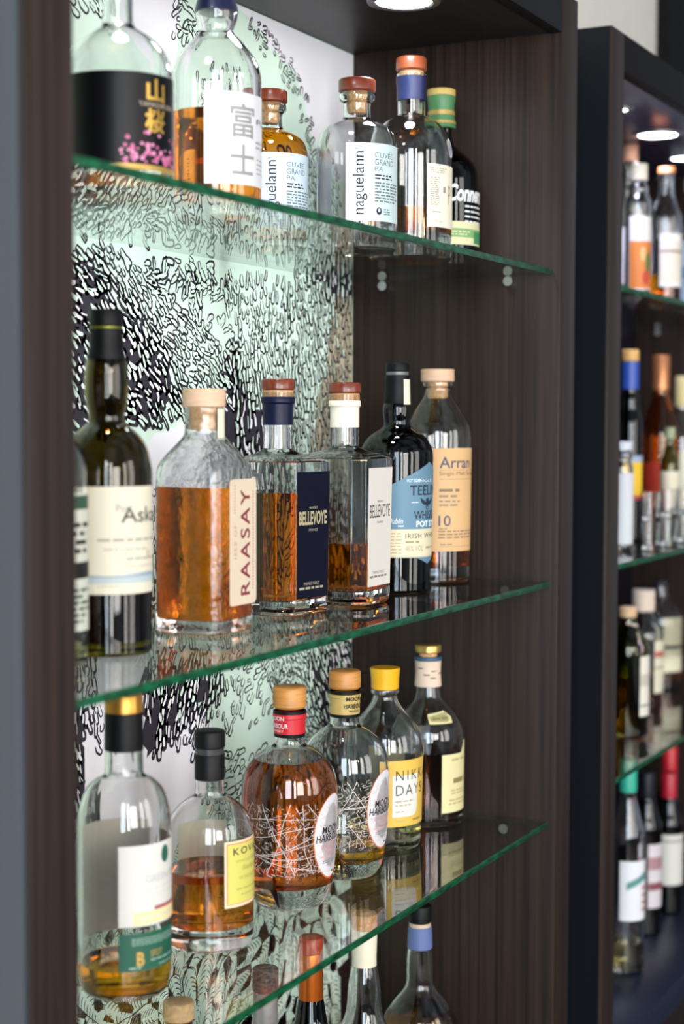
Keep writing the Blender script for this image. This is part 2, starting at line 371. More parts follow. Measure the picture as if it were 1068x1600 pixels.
def back_panel(parent, x0, x1, z0, z1, y):
    V, F, MI = [], [], []
    def face(pts, mi, k):
        n = len(V); V.extend([(px, y-0.00012*k, pz) for px, pz in pts]); F.append(tuple(range(n, n+len(pts)))); MI.append(mi)
    def clip(pts): return [(min(max(a, x0+.001), x1-.001), min(max(b, z0+.001), z1-.001)) for a, b in pts]
    face([(x0, z0), (x1, z0), (x1, z1), (x0, z1)], 0, 0)                  # mint ground
    n = len(V); V.extend([(x0, y+.012, z0), (x1, y+.012, z0), (x1, y+.012, z1), (x0, y+.012, z1)])
    F.append((n+3, n+2, n+1, n)); MI.append(0)
    for i in range(4): F.append((i, n+i, n+(i+1) % 4, (i+1) % 4)); MI.append(0)
    rd = random.Random(11)
    def rough(poly, amp=0.006, step=0.012):
        out = []
        for i in range(len(poly)):
            a, b = Vector(poly[i]), Vector(poly[(i+1) % len(poly)]); m_ = max(1, int((b-a).length/step))
            for k in range(m_):
                p = a.lerp(b, k/m_); out.append((p.x+rd.uniform(-amp, amp), p.y+rd.uniform(-amp, amp)))
        return out
    for p in PALE_ZONES: face(clip(rough(p, .004)), 1, 1)
    for p in BEIGE: face(clip(rough(p, .008)), 4, 1.5)
    for p in DARK: face(clip(rough(p, .010)), 2, 2)
    for p in BROWN: face(clip(rough(p)), 5, 2)
    def leaf(cx, cz, ang, ln, wd, t, dark, fill, k, dk=0.0):
        ca, sa = math.cos(ang), math.sin(ang); bend = wd*rd.uniform(-.22, .22); tap = rd.uniform(.35, .85)
        def put(l0, l1, w0, w1, mi, kk):
            pts = [(l0, -w0*.5+bend*.6), (l0+(l1-l0)*.45, -w1*.5+bend)]
            for q in (-65, -30, 0, 30, 65):
                pts.append((l1-w1*.5+math.cos(math.radians(q))*w1*.5, math.sin(math.radians(q))*w1*.5))
            pts += [(l0+(l1-l0)*.45, w1*.5+bend), (l0, w0*.5+bend*.6)]
            face(clip([(cx+a*ca-b*sa, cz+a*sa+b*ca) for a, b in pts]), mi, kk)
        put(-ln*(.5+.45*dk), ln*(.5+.35*dk), wd*(tap+.5*dk), wd*(1+.55*dk), dark, k)
        put(-ln/2-t*.6, ln/2-t, max(wd*tap-t*1.2, wd*.15), max(wd-2*t, wd*.2), fill, k+1)
    for poly, ang, spread, prob, mm in LEAVES:
        xs = [p[0] for p in poly]; zs = [p[1] for p in poly]
        cx, cz = (min(xs)+max(xs))/2, (min(zs)+max(zs))/2; R_ = math.hypot(max(xs)-min(xs), max(zs)-min(zs))/2
        L_ = mm*.001; W_ = L_*.55; a0 = math.radians(ang); ca, sa = math.cos(a0), math.sin(a0)
        i0 = int(R_/(L_*.86))+1; j0 = int(R_/W_)+1
        for i in range(-i0, i0+1):
            for j in range(-j0, j0+1):
                a = (i+(0.5 if j % 2 else 0)+rd.uniform(-.38, .38))*L_*.84; b = (j+rd.uniform(-.34, .34))*W_
                px, pz = cx+a*ca-b*sa, cz+a*sa+b*ca
                if not (x0+.006 < px < x1-.006 and z0+.01 < pz < z1-.01): continue
                if not inside((px+rd.uniform(-.006, .006), pz+rd.uniform(-.006, .006)), poly) or rd.random() > prob: continue
                on_dark = any(inside((px, pz), q) for q in DARK)
                dk = 1.0 if on_dark else max([.30 if prob > .9 else .1]+[1-edge_dist((px, pz), q)/.035 for q in DARK])
                if on_dark and rd.random() < .15: continue
                wav = 0.5*math.sin(px*37+pz*23)+0.35*math.sin(px*71-pz*53)
                an = a0+math.radians(spread)*(wav+rd.uniform(-.8, .8))
                s_ = rd.uniform(.48, 1.12)
                fl = 1 if any(inside((px, pz), q) for q in PALE_ZONES) else (4 if any(inside((px, pz), q) for q in BEIGE) and rd.random() < .8 else 0)
                if on_dark: fl = 1 if rd.random() < .6 else 0
                bold = .5+.5*math.sin(px*29+2.1*math.sin(pz*31))*math.sin(pz*41+px*17)
                leaf(px, pz, an, L_*s_, W_*rd.uniform(.62, 1.12), .0015+.0008*bold+rd.uniform(-.0003, .0003), 2, fl, 3, dk)
    # large feathery leaves with hatching, low on the panel
    poly = BROWN[0]; xs = [p[0] for p in poly]; zs = [p[1] for p in poly]
    zz = min(zs); row = 0
    while zz < max(zs):
        xx = min(xs)+(0.02 if row % 2 else 0)
        while xx < max(xs):
            px, pz = xx+rd.uniform(-.006, .006), zz+rd.uniform(-.008, .008)
            if inside((px, pz), poly) and x0+.04 < px < x1-.03 and z0+.04 < pz < z1:
                an = math.radians(90)+1.1*math.sin(px*13+pz*9)+rd.uniform(-.7, .7); ln, wd = rd.uniform(.05, .070), rd.uniform(.026, .036)
                kk = 3+(row % 6)*2.0
                leaf(px, pz, an, ln, wd, .0014, 5, 0, kk)
                ca, sa = math.cos(an), math.sin(an)
                for q in range(8):
                    l0 = -ln*.42+q*ln*.105; w0 = wd*.36
                    for sgn in (-1, 1):
                        if rd.random() < .15: continue
                        pts = [(l0, sgn*w0), (l0+.006, sgn*w0*.55), (l0+.0085, sgn*w0*.15), (l0+.0098, sgn*w0*.15), (l0+.0076, sgn*w0*.6), (l0+.0016, sgn*w0)]
                        face(clip([(px+a*ca-b*sa, pz+a*sa+b*ca) for a, b in pts]), 5, kk+1.8)
            xx += .033
        zz += .027; row += 1
    me = bpy.data.meshes.new('back_panel'); me.from_pydata(V, [], F); me.polygons.foreach_set('material_index', MI)
    mats = [P('dff6e6', .4), P('f7f6fc', .4), P('302c37', .5), P('302c37', .5), P('c2baa0', .5), P('2c1c18', .5)]
    o = link('back_panel', me, mats, parent, smooth=0)
    o['label'] = 'mint glass panel printed with black leaf drawings'
    return o

# ------------------------------------------------------------------ cabinets
Z1, Z2, Z3, ZB = 1.6940, 1.2916, 0.9768, 0.5820
ZCEIL, ZTOP, YF, YW = 1.9930, 2.0440, 0.7200, 1.0170
def cabinet(x0, x1, thick0, thick1, label, printed):
    """x0..x1 clear inside width"""
    t = thing('display_cabinet', label, 'cabinet', (0, 0, 0))
    o = box('side_panel', (x0-thick0, YF, 0.0), (x0, 1.045, ZTOP), WENGE, t, bevel=.0014)
    o = box('side_panel', (x1, YF, 0.0), (x1+thick1, 1.045, ZTOP), WENGE, t, bevel=.0014)
    box('top_panel', (x0+.0002, YF+.0186, ZCEIL), (x1-.0002, 1.045, ZTOP), WENGE_X if printed else P('3a3858', .3), t, bevel=.001)  # violet light on the farther ceiling is painted as panel colour
    o = box('fascia', (x0+.0002, YF+.0004, ZCEIL-.0004), (x1-.0002, YF+.0184, ZTOP), P('0e0c0c', .55), t, bevel=.001); o['label'] = 'near black front board of the top'
    o = box('base_board', (x0+.0002, YF+.0004, ZB-.045), (x1-.0002, 1.045, ZB), P('1b2236', .35), t, bevel=.001); o['label'] = 'dark base board with blue light painted into its colour'  # blue cast of the downlights is painted into the board's colour
    o = box('end_tint_skin', (x0-thick0-.0032, YF+.004, 0.0), (x0-thick0-.0002, 1.045, ZTOP-.001), P('343b43' if printed else '0f1217', .45, noise=.12, scale=1.0, stretch=(40, 40, 1.5)), t); o['label'] = 'added outer sheet, daylight reflection painted blue-grey' if printed else 'added outer sheet, gap shade painted blue-black'  # added sheets: near one painted with reflected daylight, farther one with gap shade
    box('lower_front', (x0+.0002, YF+.014, 0.0), (x1-.0002, YF+.034, ZB-.0455), WENGE_X, t)
    if printed: back_panel(t, x0+.0005, x1-.0005, ZB+.0004, ZCEIL-.0004, YW)
    else: box('back_panel', (x0+.0005, YW, ZB+.0004), (x1-.0005, YW+.012, ZCEIL-.0004), P('15131a', .35), t)
    st = P('c9c6c2', .25, 1.0)
    for z in (Z1, Z2, Z3):
        for xs, sg in ((x0, 1), (x1, -1)):
            for yy in (0.788, 0.968):
                bm = bmesh.new(); tube(bm, [(xs, yy, z-.0075-.0065), (xs+sg*.011, yy, z-.0075-.0065)], .0064, 14); fin('shelf_peg', bm, st, t)
    return t
def shelf(x0, x1, z, label):
    t = thing('glass_shelf', label, 'shelf', ((x0+x1)/2, YF+.0104, z-.0075), 0)
    hw = (x1-x0)/2-.0012; d = YW-.0042-(YF+.0104)
    box('glass_pane', (-hw, .0016, 0), (hw, d, .0075), SHELF, t)
    e = box('polished_edge', (-hw, 0, 0), (hw, .0016, .0075), EDGE, t, bevel=.0004); e['label'] = 'green polished front edge'
    return t
LENS = emit('lamp_glow', (0.90, 0.95, 1.0), 22)
def downlight(x, y, label, power, rad=.033, col=(0.92, 0.96, 1.0), group=None):
    t = thing('downlight', label, 'ceiling light', (x, y, ZCEIL), 0, group)
    bm = bmesh.new(); add_lathe(bm, [(rad+.011, -.0002), (rad+.010, -.003), (rad+.002, -.004), (rad, -.002), (rad, -.0002), (rad+.011, -.0002)], 40); fin('trim_ring', bm, P('b9b6bb', .3, 1.0), t)
    lathe('lens', [(rad-.0002, -.0022), (rad-.0002, -.0006)], LENS, t, 40)
    l = bpy.data.lights.new('downlight_lamp', 'SPOT'); l.energy = power; l.color = col; l.spot_size = math.radians(115); l.spot_blend = 1.0; l.shadow_soft_size = .03
    o = bpy.data.objects.new('downlight_lamp', l); C.objects.link(o); o.location = (0, 0, -.008); o.parent = t
    return t
AX0, AX1 = 0.9845, 2.0232
BX0, BX1 = 2.2804, 3.3190
cabinet(AX0, AX1, .0566, .0582, 'near dark wood cabinet with leaf-print back and three glass shelves', True)
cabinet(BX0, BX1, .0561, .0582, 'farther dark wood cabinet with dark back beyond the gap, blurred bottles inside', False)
shelf(AX0, AX1, Z1, 'top glass shelf of the near cabinet, under the black and white label bottles')
shelf(AX0, AX1, Z2, 'middle glass shelf of the near cabinet, under the square bottles')
shelf(AX0, AX1, Z3, 'lowest glass shelf of the near cabinet, under the yellow-capped bottle')
shelf(BX0, BX1, Z1, 'top glass shelf of the farther cabinet, below the ceiling lights')
shelf(BX0, BX1, Z2, 'middle glass shelf of the farther cabinet, carrying the tumblers')
shelf(BX0, BX1, Z3, 'lowest glass shelf of the farther cabinet, above the dark base board')
NL = 9
downlight(1.224, .834, 'round downlight in the near cabinet top, above the black label bottle', NL)
downlight(1.504, .834, 'round downlight in the near cabinet top, middle one of its row', NL)
downlight(1.790, .834, 'round downlight in the near cabinet top, seen at the upper picture edge', NL)
downlight(2.555, .815, 'small round downlight in the farther cabinet, close to its left panel', 8, .014, (.58, .58, 1.0))
downlight(2.806, .825, 'large bright oval downlight in the farther cabinet top', 14, .033, (.58, .58, 1.0))
downlight(3.075, .850, 'round downlight in the farther cabinet, at the right picture edge', 10, .026, (.58, .58, 1.0))

# ================================================================== BOTTLES ON THE NEAR SHELVES
WHITE_B = P('d9cdb8', .8)          # back of paper labels, seen through glass
CORK = P('c79a66', .85, noise=.35, scale=260)
CORKL = P('d9ab7c', .8, noise=.25, scale=240)
REDWOOD = P('702e16', .32, noise=.25, scale=40, stretch=(1, 1, 6), coat=.3)
PALEWOOD = P('dcb494', .55, noise=.10, scale=50, stretch=(1, 1, 7))
OAK = P('c4853f', .45, noise=.2, scale=45, stretch=(1, 1, 7))
BLACKF = P('0a0a0b', .5)
def A(deg): return math.radians(deg)
def bottle(label, x, y, z, group=None): return thing('bottle', label, 'bottle', (x, y, z+.0002), 0, group)
def neck_label(name, parent, rad, r0, deg, w, v0, v1, hexc, n=0, seed=3):
    L = Label([P(hexc, .6), P('4a443c', .6), WHITE_B]); L.paper([(-w/2, v0), (w/2, v0), (w/2, v1), (-w/2, v1)])
    if n: L.lines(-w*.4, v0+(v1-v0)*.1, w*.4, v1-(v1-v0)*.1, n, seed=seed)
    return L.wrap(name, parent, on_body(rad, r0, deg))

# ---------------- top shelf
# black label with gold characters and pink blossom
t = bottle('clear bottle with big black label, gold characters and pink blossom', 1.243, .8604, Z1)
b = Body(t, [(.0492, .004), (.0492, .1095), (.0481, .1168), (.0444, .1292), (.0366, .140), (.0263, .1484), (.0154, .1546), (.0134, .1597), (.0134, .196)], liq=.022, liqmat=AMBER)
lathe('stopper', cyl_prof(.0152, .1955, .226), P('1b1b22', .35), t, 40)
r, th = .0492, -145.3; U = lambda p: r*A(p)
L = Label([P('08080b', .4), P('c9a048', .35, .6), P('b4a58c', .5), P('c65f8d', .5), P('dc8bb0', .5), P('b7954a', .4, .4), WHITE_B])
ht, hb = .1078, .0236; V = lambda f: ht-f*(ht-hb)
L.paper([(U(-96), hb), (U(92), hb), (U(92), ht), (U(-96), ht)])
L.text('山', U(29.5), V(.29), U(54), V(.05), 1, bold=.03).text('桜', U(27.5), V(.61), U(54), V(.36), 1, bold=.03)
L.text('YAMAZAKURA', U(21), V(.345), U(70), V(.295), 2)
L.rect(U(-10), V(1.0), U(92), V(.945), 5)
rd = random.Random(5)
for i in range(95):
    p = rd.uniform(2, 86); f = .93-abs(rd.gauss(0, 1))*.11*(0.6+1.0*math.sin(A(20+p*1.6)))
    if f < .60: continue
    s_ = rd.uniform(.0011, .0023)
    L.ellipse(U(p), V(f), s_, s_*rd.uniform(.8, 1.1), rd.choice((3, 4)), 2+(i % 12)*.15, 9)
L.wrap('front_label', t, on_body(b.rad, r, th))

# white label with grey characters
t = bottle('clear bottle with navy flared cap and white label with grey brush characters', 1.4116, .8604, Z1)
b = Body(t, [(.044, .004), (.044, .138), (.0438, .1451), (.0394, .1588), (.0293, .1718), (.0215, .1805), (.0168, .1845), (.0172, .1905), (.0206, .199), (.0207, .2065)], liq=.1065, liqmat=WHISKY, base=.014)
lathe('capsule', [(.0205, .2048), (.0216, .2052), (.0210, .209), (.0186, .2177), (.0172, .232), (.0168, .246), (.0155, .247)], P('141a3c', .35, coat=.3), t, 44)
r, th = .044, -148.6; ht, hb = .1211, .0329
L = Label([P('d6d5d9', .55), P('8d8b87', .6), P('5d5a66', .6), P('a59a96', .6), WHITE_B])
L.paper([(U(-16), hb), (U(104), hb), (U(104), ht), (U(-16), ht)])
L.text('富', U(17), V(.49), U(55), V(.12), 1, bold=.012).text('士', U(17), V(.89), U(54), V(.56), 1, bold=.012)
L.text('FUJI', U(60), V(.34), U(98), V(.26), 2, bold=.02)
L.lines(U(58), V(.60), U(98), V(.49), 2, 3).lines(U(60), V(.88), U(98), V(.68), 4, 3, fill=.3, seed=4)
L.wrap('front_label', t, on_body(b.rad, r, th))

def rounded_flask(label, x, y, th, k, cut, liq, span0, col0, col1):
    """squat clear bottle, wooden cap on a bare cork, two-tone pale blue label"""
    t = bottle(label, x, y, Z1)
    pts = [(.0487, .004), (.0487, .127), (.0484, .1399), (.0444, .1545), (.0342, .163), (.0218, .1676), (.0164, .1707), (.0161, .1895), (.0185, .1915), (.0216, .1935), (.0216, .2005), (.0195, .2018)]
    b = Body(t, [(r_*k, max(h_*k-cut, .004)) for r_, h_ in pts], liq=liq, liqmat=AMBER, base=.012*k)
    s = lathe('stopper', cyl_prof(.0226*k, .2022*k-cut, .2183*k-cut, .002*k), REDWOOD, t, 44)
    lathe('cork_plug', [(.0105*k, .1772*k-cut), (.0122*k, .181*k-cut), (.0126*k, .2024*k-cut)], CORK, s, 32)
    r = .0487*k; U = lambda p: r*A(p); ht, hb = .1352*k-cut, .0431*k-cut; V = lambda f: ht-f*(ht-hb)
    L = Label([P(col0, .5), P('24262c', .6), P(col1, .5), P('5d6e72', .6), WHITE_B])
    L.paper([(U(span0), hb), (U(104), hb), (U(104), ht), (U(span0), ht)])
    L.rect(U(23), hb, U(104), ht, 2)
    L.text('naguelann', U(-6), V(.92), U(15), V(.11), 1, rot=90).text('°', U(-2), V(.095), U(1.5), V(.075), 1)
    L.text('CUVÉE', U(26), V(.185), U(60), V(.10), 3).text('GRAND', U(26), V(.28), U(62), V(.205), 3).text('PA', U(26), V(.36), U(40), V(.30), 3)
    L.lines(U(26), V(.47), U(66), V(.39), 2, 1, seed=2).lines(U(26), V(.76), U(78), V(.49), 7, 3, seed=8)
    L.ellipse(U(33), V(.87), .0038*k, .0045*k, 1, 2).ellipse(U(33), V(.86), .0018*k, .0022*k, 2, 3).lines(U(41), V(.92), U(54), V(.83), 3, 3, seed=9)
    L.wrap('front_label', t, on_body(b.rad, r, th))
    L = Label([P('d4dae4', .6), P('8d99a8', .6), P('dfe3ea', .6)])
    L.paper([(U(-136), hb), (U(-74), hb), (U(-74), ht), (U(-136), ht)]); L.lines(U(-130), V(.9), U(-80), V(.1), 14, 1)
    L.wrap('back_label', t, on_body(b.rad, r, th))
    return t
rounded_flask('amber filled flask with red wood cap and pale blue label', 1.6780, .9518, -150.5, .92, .0168, .1385, -22, 'bccadb', 'b9c9d4')
rounded_flask('empty clear flask with red wood cap and pale blue label', 1.7359, .8680, -153.4, .955, .0087, None, -15.5, 'd6d9e2', 'c3d4d4')

# copper cap, navy neck
def squash(pts, k, cut): return [(p[0]*k, max(p[1]*k-cut, .004)) for p in pts]
t = bottle('tall clear round bottle with copper cap, navy neck band and small cream label', 1.8604, .8561, Z1)
q = lambda pts: squash(pts, .945, .0104)
b = Body(t, q([(.0533, .004), (.0533, .144), (.0531, .1536), (.0489, .1708), (.0381, .188), (.0235, .1965), (.0180, .1985), (.0178, .2003), (.0182, .216), (.0186, .240), (.0192, .243), (.0192, .2515)]), liq=.0623, liqmat=AMBER, base=.032)
s = lathe('stopper', cyl_prof(.0188, .2308, .2476, .002), P('8a4426', .35, noise=.12, scale=60, coat=.3), t, 44)
lathe('cork_plug', q([(.0150, .225), (.0155, .228), (.0158, .2555)]), CORKL, s, 32)
lathe('neck_band', q([(.0184, .2177), (.0189, .2177), (.0191, .238), (.0197, .2415), (.0197, .2475), (.0193, .248), (.0184, .248)]), P('141c42', .4), t, 44, cap=False)
r, th = .0504, -155.3; ht, hb = .1134, .0382; U = lambda p: r*A(p); V = lambda f: ht-f*(ht-hb)
L = Label([P('e9e2cc', .6), P('9a8f80', .6), P('8f1f2a', .6), WHITE_B])
L.paper([(U(22.6), hb), (U(100), hb), (U(100), ht), (U(22.6), ht)])
L.lines(U(27), V(.15), U(58), V(.05), 3).lines(U(27), V(.66), U(44), V(.20), 14, seed=3).lines(U(50), V(.5), U(56), V(.3), 1)
L.text('P', U(62), V(.62), U(70), V(.32), 1).lines(U(30), V(.80), U(48), V(.72), 1, fill=.2).text('70% vol', U(30), V(.93), U(48), V(.885), 1)
L.wrap('front_label', t, on_body(b.rad, r, th))
L = Label([P('dfe0e4', .5), P('9aa0ae', .5), WHITE_B])
L.paper([(U(74)+.008*math.cos(2*PI*i/26), .136+.0118*math.sin(2*PI*i/26)) for i in range(26)])
L.poly([(U(74)+.0052*math.cos(2*PI*i/26), .136+.008*math.sin(2*PI*i/26)) for i in range(26)], 1)
L.wrap('round_seal', t, on_body(b.rad, r, th))

# dark bottle with green neck wrap
t = bottle('dark green bottle with green and gold neck wrap, behind the navy band bottle', 1.9650, .8620, Z1)
q = lambda pts: squash(pts, .92, .0155)
b = Body(t, q([(.0535, .004), (.0535, .1413), (.0499, .1563), (.0407, .1695), (.0214, .1836), (.0156, .1924), (.0151, .2135)]), GREENB, solid=True)
lathe('neck_wrap', q([(.0198, .2109), (.0206, .2122), (.0192, .222), (.0179, .2337), (.0186, .245), (.0200, .2535), (.0196, .2548)]), P('467a4c', .45), t, 44)
for h0, h1, r0, r1 in ((.2165, .2205, .0201, .01955), (.2285, .2345, .0187, .0182)):
    lathe('gold_band', q([(r0-.001, h0), (r0+.0006, h0), (r1+.0006, h1), (r1-.001, h1)]), P('b89a55', .4, .3), t, 44, cap=False)
lathe('stopper', cyl_prof(.0183, .2190, .2278, .001), P('c3a55e', .45), t, 40)
r, th = .0493, -156.3; U = lambda p: r*A(p)
L = Label([P('e9e9ea', .5), P('e9e9ea', .5)]); ht, hb = .1037, .0584; V = lambda f: ht-f*(ht-hb)
L.text('Connemara', U(10), V(.50), U(112), V(.02), 0, bold=.03, shear=.25)
for i, f in enumerate((.58, .72, .86, 1.00)): L.lines(U(38), V(f+.08), U(88), V(f), 1, 0, fill=.6, seed=i, rag=.1)
L.wrap('white_script', t, on_body(b.rad, r, th))
L = Label([P('d8d3a8', .6), P('3d8a55', .6), P('7aa86a', .6), WHITE_B]); ht, hb = .0561, .0273; V = lambda f: ht-f*(ht-hb)
L.paper([(U(-20), hb), (U(104), hb), (U(104), ht), (U(-20), ht)]); L.rect(U(-20), V(.68), U(104), V(.30), 2).rect(U(58), V(.92), U(104), V(.40), 1, 2)
L.lines(U(5), V(.62), U(50), V(.38), 2, 0, 2)
L.wrap('front_label', t, on_body(b.rad, r, th))

# ---------------- middle shelf
t = bottle('clear round bottle mostly hidden by the left side panel, beside the dark olive bottle', 1.1317, .8671-.004, Z2)
b = Body(t, [(.038, .004), (.0382, .168), (.036, .1790), (.0300, .1890), (.020, .1975), (.0140, .2040), (.0132, .240)], liq=.016, liqmat=PALE)
lathe('stopper', cyl_prof(.0150, .2402, .265), P('2a2420', .5), t, 36)
r, th = .0382, -142.5; ht, hb = .1468, .030
L = Label([P('cfd2c4', .6), P('2f4f3c', .6), P('1b1f1e', .6), WHITE_B])
L.paper([(U(-30), hb), (U(84), hb), (U(84), ht), (U(-30), ht)]); L.rect(U(-30), V(.12), U(84), V(.02), 1).rect(U(-30), V(.62), U(84), V(.5), 2).lines(U(-20), V(.45), U(80), V(.2), 4, 2).lines(U(-20), V(.95), U(80), V(.68), 6, 1)
L.wrap('front_label', t, on_body(b.rad, r, th))

t = bottle('tall dark olive bottle with black cap, bulging neck and cream label', 1.2152, .8554, Z2)
b = Body(t, [(.0398, .004), (.0404, .1575), (.0399, .166), (.0364, .182), (.0330, .1888), (.0279, .1956), (.0215, .2013), (.0165, .2050), (.0155, .2093), (.0188, .2257), (.0198, .2388), (.0190, .2541), (.0172, .2626), (.0150, .2716), (.0150, .276)], OLIVE, wall=.0035, base=.012)
lathe('liquid', [(.0362, .0125), (.0369, .016), (.0370, .060), (.001, .060)], DARKW, t, 48)
lathe('capsule', [(.0172, .2600), (.0175, .2626), (.0152, .2716), (.0148, .288), (.0138, .2888)], BLACKF, t, 44)
lathe('foil_line', [(.0130, .2886), (.01405, .2887), (.01405, .2899), (.0130, .2900)], P('8f8f2a', .4, .5), t, 44, cap=False)
lathe('stopper', cyl_prof(.0147, .2898, .3055, .0012), BLACKF, t, 44)
r, th = .0404, -144.9; ht, hb = .150, .0559
L = Label([P('dbd3bc', .6), P('4c4a46', .6), P('a39c8c', .6), P('b4bfc0', .6), P('8fa3ad', .6), WHITE_B])
L.paper([(U(-42), hb), (U(122), hb), (U(122), ht), (U(-42), ht)])
L.text('Port', U(11), V(.235), U(33), V(.165), 2, bold=.01).text('Askaig', U(17), V(.38), U(104), V(.19), 1, bold=.01)
L.lines(U(-12), V(.52), U(88), V(.47), 1, 2, fill=.5, seed=1).lines(U(-5), V(.60), U(80), V(.565), 1, 2, fill=.3, seed=2).text('8', U(58), V(.68), U(64), V(.60), 2).lines(U(24), V(.69), U(90), V(.655), 1, 2, seed=5).lines(U(20), V(.755), U(90), V(.73), 1, 2, fill=.3, seed=6)
L.poly([(U(-42), V(.90)), (U(122), V(.90)), (U(122), V(.80)), (U(80), V(.815)), (U(40), V(.80)), (U(5), V(.83)), (U(-42), V(.815))], 3).poly([(U(-42), V(.845)), (U(122), V(.84)), (U(122), V(.80)), (U(90), V(.825)), (U(60), V(.80)), (U(30), V(.83)), (U(-42), V(.825))], 4, 2)
L.lines(U(-12), V(.935), U(20), V(.915), 1, 2, fill=.4, seed=7)
L.wrap('front_label', t, on_body(b.rad, r, th))

# square rocky bottle
SQ = lambda a: (abs(math.cos(a))**6+abs(math.sin(a))**6)**(-1/6)
t = bottle('square rippled bottle of amber whisky with pale wood cap and upright cream strip label', 1.3852, .8592, Z2)
b = Body(t, [(.0384, .004, 1), (.0384, .140, 1), (.0384, .155, 1), (.0365, .1650, 1), (.0310, .1745, .9), (.0245, .184, .6), (.0195, .1925, .15), (.0188, .198, 0), (.0190, .2130, 0), (.0200, .2150, 0), (.0200, .2198, 0)], ROUGHG, wall=.0032, base=.013, liq=.143, liqmat=AMBER, sec=SQ, seg=72)
s = lathe('stopper', cyl_prof(.0212, .2205, .2384, .0012), PALEWOOD, t, 44)
lathe('cork_plug', [(.0130, .198), (.0150, .201), (.0156, .2207)], CORKL, s, 32)
ht, hb = .1505, .0272
L = Label([P('dac7ad', .6), P('7e2a33', .6), P('b58a80', .6), WHITE_B])
u0, u1 = -.0165, .0345; c_ = .0035
L.paper([(u0, hb+c_), (u0+c_*.3, hb+c_*.3), (u0+c_, hb), (u1-c_, hb), (u1, hb+c_), (u1, ht-c_), (u1-c_, ht), (u0+c_, ht), (u0+c_*.3, ht-c_*.3), (u0, ht-c_)])
L.text('RAASAY', .0040, hb+.009, .0215, ht-.010, 1, rot=90, bold=.012, spacing=1.25).text('ISLE OF', -.0085, hb+.046, -.0035, hb+.079, 2, rot=90, spacing=1.2)
for k in range(34): L.rect(.0268, hb+.014+k*.0029, .0290, hb+.0158+k*.0029, 2)
for k in range(10): L.rect(-.0080, hb+.090+k*.0029, -.0060, hb+.0915+k*.0029, 2)
L.wrap('strip_label', t, lambda u, v, off: Vector((u, -.0384-off-.0002, v)))
L = Label([P('e6dcc4', .6), WHITE_B]); L.paper([(-.006, .1885), (.006, .1885), (.006, .2190), (-.006, .2190)])
L.wrap('neck_seal', t, on_cyl(.0204, -92))

# octagonal decanters
def decanter(label, x, y, rz, W, k, H, liq, lt, lb, capcol, paper, ink, foil, g, back):
    t = bottle(label, x, y, Z2); t.rotation_euler.z = math.radians(rz)
    d = (k+1)/math.sqrt(2)
    def sec(a):
        m_ = 1e9
        for i in range(8):
            c = math.cos(a-i*PI/4)
            if c > .2: m_ = min(m_, (1.0 if i % 2 == 0 else d)/c)
        return m_
    cs = []
    for q in range(4):
        for s in (-1, 1): cs.append(q*PI/2+s*math.atan(k))
    cs.sort(); angs = []
    for i, a in enumerate(cs):
        n_ = cs[(i+1) % 8] + (2*PI if i == 7 else 0)
        angs += [a-.012, a+.012] + [a+(n_-a)*f for f in (.2, .4, .6, .8)]
    hw = W/2; tp = .95
    b = Body(t, [(hw*tp, .004, 1), (hw, H[0]-.004, 1), (hw*.985, H[0]+.0005, 1), (hw*.80, H[1]-.002, .9), (.026, H[1]+.001, .3), (.0166, H[1]+.006, 0), (.0160, H[2]-.02, 0), (.0156, H[2], 0), (.0160, H[3]-.001, 0), (.0172, H[3], 0), (.0174, H[4]-.001, 0)], wall=.0042, base=.016, liq=liq, liqmat=WHISKY, sec=sec, angs=angs, it=1, rb=.004, smooth=22)
    s = lathe('stopper', cyl_prof(H[6], H[4], H[5], .0022), REDWOOD, t, 44)
    lathe('cork_plug', [(.0118, H[3]-.014), (.0122, H[3]-.012), (.0160, H[3]+.002), (.0168, H[4]+.0004)], CORKL, s, 32)
    lathe('capsule', [(.0158, H[2]), (.0167, H[2]), (.0167, H[3]-.003), (.0184, H[3]-.001), (.0184, H[3]+.004), (.0179, H[3]+.0048), (.0168, H[3]+.0048)], capcol, t, 44, cap=False)
    hf = lambda v: hw*(tp+(1-tp)*min(1, v/(H[0]-.004)))
    aw = W*k*.5*.97
    ht, hb = lt, lb; V = lambda f: ht-f*(ht-hb)
    L = Label([paper, ink, foil, back])
    L.paper([(-aw*.95, hb), (aw*.95, hb), (aw, ht), (-aw, ht)])
    L.text('BELLEVOYE', -aw*.86, V(.42), aw*.84, V(.31), 1, bold=g).text('WHISKY', -aw*.26, V(.295), aw*.28, V(.275), 2).text('FRANCE', -aw*.26, V(.47), aw*.28, V(.45), 2)
    L.text('TRIPLE MALT', -aw*.55, V(.895), aw*.45, V(.873), 2).lines(-aw*.80, V(.935), aw*.66, V(.905), 1, 2, fill=.6, rag=0)
    L.wrap('front_label', t, lambda u, v, off: Vector((u, -hf(v)-off, v)), step=.02)
    return t
decanter('octagonal decanter bottle with navy label, navy neck and red wood cap', 1.5563, .8721, -7, .0937, .661, (.1640, .1700, .2027, .2280, .2395, .2522, .0183), .1313, .1534, .0188, P('0d1230', .4), P('03051c', .5), P('d8c89a', .35, .4), P('a89f86', .5), .03, P('1a2040', .7))
decanter('octagonal decanter bottle with white label, cream neck and red wood cap, under half full', 1.6786, .8538, .4, .0907, .698, (.1655, .1720, .2000, .2255, .2378, .2509, .0186), .070, .1548, .0216, P('efe6d0', .5), P('dcd5cb', .5), P('4a443e', .5), P('8a8074', .5), .0, P('e0d6c4', .7))

